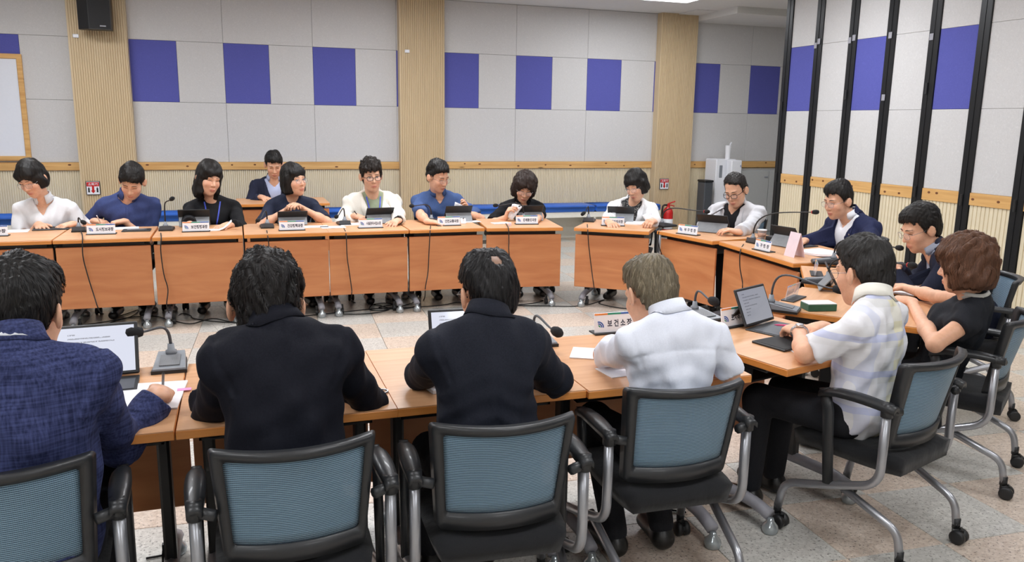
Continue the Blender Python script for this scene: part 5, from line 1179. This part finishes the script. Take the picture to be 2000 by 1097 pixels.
def mic(px, py, rz, head, label, red=False, wide=False, bend=.16):
    """desk microphone; head = world point of the capsule"""
    ws = 1.35 if wide else 1.1; p = onz(px, py, TH); e = empty('desk_microphone', (p[0], p[1], TH), rz); tag(e, label, 'microphone', 'gooseneck microphones on the desks')
    V = [(-.058, -.085, 0), (.058, -.085, 0), (.05, .075, 0), (-.05, .075, 0), (-.055, -.082, .018), (.055, -.082, .018), (.046, .072, .042), (-.046, .072, .042)]
    MB().add(V, [(3, 2, 1, 0), (4, 5, 6, 7), (0, 1, 5, 4), (1, 2, 6, 5), (2, 3, 7, 6), (3, 0, 4, 7)]).build('base', M_MID if wide else M_DARK, e)
    MB().add([(-.060, -.087, 0), (.060, -.087, 0), (.052, .077, 0), (-.052, .077, 0), (-.060, -.087, .012), (.060, -.087, .012), (.052, .077, .012), (-.052, .077, .012)], [(3, 2, 1, 0), (4, 5, 6, 7), (0, 1, 5, 4), (1, 2, 6, 5), (2, 3, 7, 6), (3, 0, 4, 7)]).build('foot', M_BLACK, e)
    G = [[(-.034+.068*i/6, -.06+.09*j/8, .0235+(-.06+.09*j/8+.06)*.150+.002) for i in range(7)] for j in range(9)]; MB().slab(G, (0, 0, -.003)).build('grille', M_GRILLE, e)
    MB().lathe([(.02, .036), (.02, .05), (.013, .054), (.011, .075)], 12, (0, .05, 0)).build('collar', M_MID, e, True)
    c, s_ = math.cos(-rz), math.sin(-rz); q = np.array(head)-np.array([p[0], p[1], TH]); hd = np.array([c*q[0]-s_*q[1], s_*q[0]+c*q[1], q[2]])
    p0 = np.array([0, .05, .07]); up = np.array([0, 0, bend]); dr = nrm((hd-p0)*np.array([1, 1, .25])); pts = bez(p0, p0+up, hd-dr*np.linalg.norm(hd-p0)*.5, hd-dr*.018, 16)
    MB().tube(pts, np.linspace(.006, .004, 16), 8).build('gooseneck', M_BLACK if not wide else M_DARK, e, True)
    tz = nrm(pts[-1]-pts[-2]); MX = Matrix.Translation(hd) @ Vector((0, 0, 1)).rotation_difference(Vector(tz)).to_matrix().to_4x4()
    MB().lathe([(.004*ws, -.024*ws), (.012*ws, -.02*ws), (.0155*ws, -.006*ws), (.0155*ws, .008*ws), (.011*ws, .02*ws), (.001, .024*ws)], 14, (0, 0, 0), 'z', MX).build('windscreen', M_FOAM, e, True)
    if red: MB().lathe([(.0125, -.028), (.0125, -.018)], 12, (0, 0, 0), 'z', MX).build('light_ring', M_RED, e, True)
    return e
def grille_mat():
    t = NT('mic_grille'); sp = t.n('ShaderNodeSeparateXYZ'); t.l(t.coords(), sp.inputs[0]); a = t.math('SINE', t.math('MULTIPLY', sp.outputs[0], 900.)); b = t.math('SINE', t.math('MULTIPLY', sp.outputs[1], 900.))
    t.l(t.ramp(t.math('MULTIPLY', a, b), [(.45, srgb(120, 122, 126)), (.6, srgb(40, 40, 42))]), t.b.inputs['Base Color']); return t.m
M_GRILLE = grille_mat()
FAR = PI
mic(157, 451, FAR, onz(163, 434, .80), 'small desk microphone left of the navy shirt nameplate', bend=.09)
mic(325, 449, FAR, onplane(336, 388, (0, 6.9), (0, 1)), 'desk microphone with a tall neck beside the woman in the cardigan', bend=.2)
mic(522, 444, FAR, onplane(504, 430, (0, 6.85), (0, 1)), 'desk microphone drooping left before the woman with clasped hands')
mic(672, 438, FAR, onplane(657, 423, (0, 6.85), (0, 1)), 'desk microphone with a green light before the cream jacket')
mic(840, 434, FAR, onplane(804, 402, (0, 6.8), (0, 1)), 'desk microphone before the blue polo shirt', bend=.14)
mic(1020, 431, FAR-.1, onplane(968, 401, (0, 6.8), (0, 1)), 'desk microphone before the woman in the black blouse', bend=.16)
mic(1150, 432, FAR-.5, onz(1139, 417, .80), 'desk microphone before the woman in the white jacket', bend=.16)
mic(1300, 442, FAR-1.25, onplane(1381, 413, (3.75, 5.8), (1, 0)), 'desk microphone with a long neck before the light grey jacket', red=True, bend=.16)
mic(1480, 474, FAR-1.5, onplane(1593, 414, (4.0, 4.9), (1, 0)), 'desk microphone with the longest neck before the man speaking', red=True, bend=.2)
mic(1612, 514, -2.2+PI*.02, onplane(1757, 484, (3.75, 3.9), (1, .2)), 'desk microphone with loose wires before the man with a wristwatch', bend=.16)
mic(1598, 553, -2.4, onplane(1782, 518, (3.2, 3.4), (1, .2)), 'desk microphone behind the head of the plaid shirt', red=True, bend=.14)
mic(1525, 606, .75, onplane(1640, 565, (2.55, 3.2), (1, .3)), 'grey desk microphone beside the tablet of the plaid shirt', wide=True, bend=.2)
mic(334, 716, 0, onz(262, 649, .86), 'grey desk microphone beside the hand writing at lower left', wide=True, bend=.11)
mic(1050, 668, 0, onz(1088, 648, .80), 'desk microphone hidden behind the charcoal jacket', wide=True, bend=.08)
mic(1370, 622, .2, onz(1394, 588, .83), 'desk microphone right of the white shirt', wide=True, bend=.11)

M_STANDGREY = plain('stand_grey', srgb(132, 136, 140), .6)
def tablet(px, py, rz, label, lean=.45, w=.25, h=.175, scr=None, stand=True, grey=True):
    """folio tablet: screen towards local -y"""
    p = onz(px, py, TH); e = empty('tablet', (p[0], p[1], TH), rz); tag(e, label, 'tablet', 'tablets in folio covers')
    M_ = Matrix.Translation((0, 0, .012)) @ Matrix.Rotation(-lean, 4, 'X')
    MB().rbox(-w/2, w/2, -.004, .006, 0, h, .004, M_).build('case', M_BLACK, e)
    so = MB(); so.box(-w/2+.012, w/2-.012, -.0012, .0, -h/2+.012, h/2-.012); o = so.build('screen', scr or M_BLACK_MATTE, e)
    if scr:
        o.data.transform(Matrix.Rotation(-PI/2, 4, 'X')); o.matrix_local = M_ @ Matrix.Translation((0, -.0044, h/2)) @ Matrix.Rotation(PI/2, 4, 'X')
    else: o.matrix_local = M_ @ Matrix.Translation((0, -.0044, h/2))
    if stand:
        top = M_ @ Vector((0, .006, h*.5)); bk = top.y+.06
        mb = MB(); mb.slab([[(-w/2+.006, top.y, top.z), (w/2-.006, top.y, top.z)], [(-w/2+.006, bk, .004), (w/2-.006, bk, .004)]], (0, .004, .003)); mb.build('stand_flap', M_STANDGREY if grey else M_BLACK, e)
    mb = MB(); mb.rbox(-w/2, w/2, -.17, .0, 0, .006, .002); mb.build('keyboard', M_BLACK, e); MB().box(-w/2+.012, w/2-.012, -.155, -.04, .006, .0075).build('keys', M_DARK, e)
    return e
tablet(381, 440, FAR, 'black tablet back before the woman in the cardigan', lean=.62, h=.165); tablet(571, 437, FAR, 'black tablet back before the woman with clasped hands', lean=.75, h=.15)
tablet(738, 434, FAR+.12, 'black tablet back before the man in the cream jacket', lean=.66, h=.165); tablet(892, 430.5, FAR, 'black tablet back before the man in the blue polo', lean=.62, h=.165); tablet(1032, 429, FAR-.1, 'black tablet back before the woman in the black blouse', lean=.62, h=.165, w=.24)
tablet(1213, 432, 2.62, 'black tablet back before the woman in the white jacket', lean=.6, h=.165); tablet(1396, 452, 2.25, 'black tablet on a grey stand before the light grey jacket', lean=.62, w=.27)
tablet(1544, 480, 1.75, 'dark tablet behind the folded pink card of the man speaking', lean=.6, w=.24); tablet(1636, 566, -2.2+PI, 'dark tablet half hidden by the head of the plaid shirt', lean=.5, w=.2, h=.15)
tablet(1484, 636, .42, 'tablet showing a grey page before the plaid shirt', lean=.42, scr=M_SCREEN_DIM, grey=False); tablet(190, 742, .06, 'tablet showing a bright page at lower left', lean=.5, scr=M_SCREEN, w=.27, h=.19, grey=False)
tablet(905, 694, -.05, 'tablet mostly hidden by the charcoal jacket', lean=.35, scr=M_SCREEN, w=.26, grey=False)
p = onz(527, 384, TH); e = tablet(527, 386, FAR, 'laptop-like tablet in front of the man in the second row', lean=.3, w=.27)
def flat_tablet(px, py, rz, label, w=.2, d=.14, m=None):
    p = onz(px, py, TH); e = empty('tablet', (p[0], p[1], TH), rz); tag(e, label, 'tablet'); MB().rbox(-w/2, w/2, -d/2, d/2, 0, .010, .003).build('case', m or M_BLACK, e); MB().box(-w/2+.008, w/2-.008, -d/2+.008, d/2-.008, .010, .0112).build('screen', M_BLACK_MATTE, e); return e
flat_tablet(101, 447, .1, 'dark tablet lying flat under the hands of the woman in white', .26, .18); flat_tablet(267, 450.5, 0, 'small dark tablet lying flat with a stylus', .21, .13)
flat_tablet(1530, 672, .25, 'black folder under the wrist of the plaid shirt', .2, .17)
o = MB().tube([(-.07, 0, 0), (.05, .01, 0), (.075, .012, 0)], [.004, .004, .001], 6).build('stylus', M_GREYPL); o.location = onz(267, 448, TH+.016); tag(o, 'grey stylus lying on the small dark tablet', 'stylus')
def paper(px, py, rz, w, d, label, m=None, n=1, th=.004, curl=0., cat='paper', name='paper_sheet'):
    p = onz(px, py, TH); G = [[(-w/2+w*i/6, -d/2+d*j/6, curl*max(0, i/6-.4)**2+th) for i in range(7)] for j in range(7)]
    mb = MB(); mb.slab(G, (0, 0, -th)); o = mb.build(name, m or M_PAPER); o.location = (p[0], p[1], TH+.0005); o.rotation_euler = (0, 0, rz); tag(o, label, cat, 'papers on the desks'); return o
paper(25, 452, .1, .22, .16, 'loose white papers left of the woman in white'); paper(245, 446, .1, .2, .14, 'white sheet under the writing hand of the navy shirt'); paper(428, 449, .05, .2, .11, 'rolled white document beside the cardigan tablet', curl=.2); paper(615, 443, 0, .22, .12, 'white papers right of the woman with clasped hands')
paper(650, 444, .1, .2, .13, 'white papers left of the microphone with green light'); paper(690, 438, .1, .24, .15, 'sheet under the pen of the cream jacket'); paper(920, 433, .2, .16, .1, 'white slip right of the blue polo tablet'); paper(978, 436, .1, .16, .1, 'white sheet behind the black blouse microphone')
paper(1250, 437, -.6, .25, .19, 'open booklet before the woman in the white jacket', th=.012, curl=.05, cat='booklet', name='booklet'); paper(1612, 497, -1.4, .34, .26, 'open white booklet before the man speaking', th=.015, curl=.06, cat='booklet', name='booklet')
paper(1755, 565, .6, .30, .21, 'white sheets with a pale purple edge under the watch hand', th=.006); paper(290, 775, -.06, .21, .28, 'white paper under the writing hand at lower left', th=.005); paper(862, 752, .2, .13, .15, 'white notebook beside the charcoal sleeve', th=.012); paper(1165, 692, -.5, .2, .15, 'white sheet left of the white shirt'); paper(1235, 722, .1, .25, .12, 'white paper under the white shirt arm', th=.003); paper(505, 386, 0, .2, .1, 'white papers on the second-row desk', th=.01)
paper(1590, 690, -.2, .16, .1, 'pale sheet at the elbow of the plaid shirt', th=.002)
# booklet page held up, sheets in hands
def held(pts, label, th=.002):
    mb = MB(); mb.slab(pts, (0, th, 0)); o = mb.build('paper_sheet', M_PAPER, None, True); tag(o, label, 'paper', 'papers on the desks'); return o
def quad(key, c4, v):
    t = TB[key]; P4 = [t.at(x, y, v) for x, y in c4]; a, b, c, d = P4
    return [[(a*(1-i/5)+b*i/5)*(1-j/5)+(d*(1-i/5)+c*i/5)*j/5+np.array([t.n[0], t.n[1], 0])*.02*math.sin(PI*i/5) for i in range(6)] for j in range(6)]
held(quad('f', [(889, 394), (915, 405), (905, 418), (884, 417)], .57), 'white sheet held up by the man in the blue polo')
held(quad('g', [(1001, 397), (1022, 402), (1000, 430), (992, 424)], .46), 'white folded sheet held by the woman in the black blouse')
held(quad('h', [(1254, 420), (1272, 414), (1280, 436), (1262, 432)], .40), 'raised page turned by the woman in the white jacket')
e = empty('folded_card', onz(1562, 500, TH), -1.62+PI); tag(e, 'pale pink folded card standing before the dark tablet', 'card')
mb = MB(); mb.slab([[(-.06, 0, 0), (.06, 0, 0)], [(-.06, .045, .17), (.06, .045, .17)]], (0, .002, 0)); mb.build('front_leaf', M_PINKPAPER, e); mb = MB(); mb.slab([[(-.06, .09, 0), (.06, .09, 0)], [(-.06, .047, .17), (.06, .047, .17)]], (0, -.002, 0)); mb.build('rear_leaf', M_PINKPAPER, e)
# cups, boxes, small things
e = empty('paper_cup', onz(1487, 470, TH)); tag(e, 'white paper cup with a brown print beside the longest microphone', 'cup'); MB().lathe([(.026, 0), (.036, .085), (.038, .085), (.038, .09), (.033, .088), (.025, .004)], 18).build('cup', M_PAPER, e, True); MB().lathe([(.0305, .035), (.0345, .065)], 18).build('print_band', plain('cup_print', srgb(190, 150, 130), .7, var=.3, scale=60), e, True)
e = empty('pencil_tray', onz(1512, 474, TH), -1.5); tag(e, 'black tray with pens behind the dark tablet', 'tray'); MB().rbox(-.06, .06, -.04, .04, 0, .05, .004).build('tray', M_BLACK, e); MB().tube([(.0, 0, .04), (.02, .01, .09)], .004, 6).build('red_pen', M_RED, e)
e = empty('small_box', onz(1598, 604, TH), -.2); tag(e, 'dark green box with white top on the brown-haired woman\'s desk', 'box'); MB().rbox(-.075, .075, -.045, .045, 0, .035, .003).build('box', M_GREEN, e); MB().box(-.073, .073, -.043, .043, .035, .038).build('lid', M_PAPER, e)
def pen(a, b, m, label):
    mb = MB(); a, b = np.array(a), np.array(b); d_ = b-a; mb.tube([a, a+d_*.1, a+d_*.12, b], [.001, .0035, .0042, .0042], 8); o = mb.build('pen', m); tag(o, label, 'pen', 'pens in hands'); return o
pt = onz(330, 772, TH+.005); pen(onz(318, 757, TH+.02), onz(319, 728, TH+.13), M_BLACK, 'black pen in the hand of the linen jacket'); pen(onz(1512, 634, TH+.03), onz(1566, 637, TH+.05), plain('pink_pen', srgb(214, 70, 120), .4), 'pink pen in the hand of the plaid shirt')
pen(onz(197, 436, TH+.01), TB['b'].at(189, 421, .62), M_WHITE, 'white pen in the hand of the navy shirt'); pen(onz(706, 430, TH+.01), TB['e'].at(692, 412, .60), M_BLACK, 'black pen in the hand of the cream jacket')
o = MB().rbox(-.022, .022, -.013, .013, 0, .001, .0004).build('sticky_tab', plain('pink_tab', srgb(238, 160, 214), .6)); o.location = onz(360, 760, TH+.0055); tag(o, 'pink sticky tab at the paper edge', 'tab')
e = empty('badge_holder', onz(905, 437, TH)); tag(e, 'small white clip card beside the blue polo nameplate', 'card'); MB().rbox(-.025, .025, -.006, .006, 0, .05, .003, Matrix.Rotation(-.3, 4, 'X')).build('card', M_PAPER, e); MB().tube([(-.005, 0, .045), (.005, 0, .055)], .004, 6).build('clip', M_BLACK, e)
o = MB().rbox(-.012, .012, -.012, .012, 0, .03, .004).build('pill_bottle', M_PINKPAPER); o.location = onz(996, 441, TH); tag(o, 'tiny pink bottle beside the black blouse tablet', 'bottle')
e = empty('eyeglass_case', onz(746, 766, TH), .9); tag(e, 'small metal key ring beside the black sleeve', 'keys'); MB().tube([(0.02*math.cos(a), .02*math.sin(a), .004) for a in np.linspace(0, 6.28, 14)], .003, 6).build('ring', M_STEEL, e); MB().rbox(-.008, .008, .02, .07, 0, .006, .002).build('key', M_STEEL, e)
# ---------------------------------------------------------------- cables
M_CABLE = plain('cable', srgb(22, 22, 24), .6)
def cable(pts, label, r=.0042):
    o = MB().tube(spline(pts, 6), r, 6).build('cable', M_CABLE, None, True); tag(o, label, 'cable', 'black microphone cables'); return o
def drop(key, pxs, floor, label):
    """from the desk front down over the panel to the floor; pxs image points on the panel plane"""
    t = TB[key]; pts = [onz(pxs[0][0], pxs[0][1], TH+.006)]+[t.at(x, y, -.012) for x, y in pxs[1:]]
    for x, y in floor: pts.append(onz(x, y, .006))
    return cable(pts, label)
drop('b', [(158, 452), (161, 462), (162, 500), (172, 540), (183, 575), (192, 602)], [(200, 612), (230, 617), (270, 605), (250, 620), (180, 632), (120, 642)], 'cable falling left of the navy shirt nameplate')
drop('c', [(314, 455), (315, 465), (314, 490), (320, 535), (328, 565), (326, 600)], [(340, 622), (355, 612), (372, 616), (380, 622), (425, 628), (470, 630)], 'cable falling below the tall-necked microphone')
drop('d', [(521, 450), (523, 462), (526, 490), (530, 560), (532, 585)], [(545, 612), (520, 622), (470, 640), (440, 648)], 'cable half hidden by the tousled head')
drop('e', [(672, 446), (676, 458), (678, 500), (682, 530), (687, 565), (687, 575)], [(690, 590), (740, 596), (760, 604), (720, 612), (660, 612), (655, 600)], 'cable falling below the microphone with green light')
drop('f', [(841, 441), (840, 452), (838, 490), (836, 530), (831, 560)], [(828, 585), (810, 598), (780, 603), (740, 600), (770, 594)], 'cable falling below the polo shirt microphone')
drop('g', [(988, 436), (993, 446), (994, 470), (995, 500)], [(1010, 583), (1060, 586), (1040, 592), (1000, 596), (1055, 597)], 'cable falling below the black blouse microphone')
drop('h', [(1147, 438), (1148, 450), (1150, 480), (1156, 530), (1160, 560)], [(1160, 572), (1135, 590), (1150, 594), (1180, 585), (1170, 592), (1210, 601), (1260, 604)], 'cable falling below the white jacket microphone')
drop('i', [(1287, 452), (1286, 462), (1290, 490)], [(1330, 590)], 'cable falling at the gap beside the grey jacket desk')
drop('m', [(1452, 477), (1446, 490), (1445, 520), (1450, 550), (1451, 570)], [(1460, 620)], 'cable falling below the longest microphone')
cable([onz(x, y, .006) for x, y in ((470, 640), (480, 628), (540, 620), (600, 616), (660, 610), (740, 602), (800, 600), (860, 596), (900, 590), (940, 598), (1000, 596), (1060, 597), (1130, 597), (1150, 585))], 'long cable lying across the floor before the far desks')
cable([onz(x, y, .006) for x, y in ((140, 640), (200, 634), (250, 620), (300, 617), (330, 624), (370, 632), (400, 625), (420, 622), (450, 628), (500, 634))], 'cable looping on the floor at the left')
cable([onz(x, y, .006) for x, y in ((780, 600), (760, 592), (730, 594), (722, 604), (745, 606), (790, 596), (810, 588), (800, 580))], 'knotted cable below the cream jacket desk')
cable([onz(x, y, .006) for x, y in ((1160, 962), (1210, 958), (1260, 965), (1290, 990), (1340, 1000))], 'cable on the floor under the white shirt chair')
cable([onz(x, y, .006) for x, y in ((285, 1090), (330, 1080), (345, 1060), (340, 1030))], 'cable on the floor at the lower left')
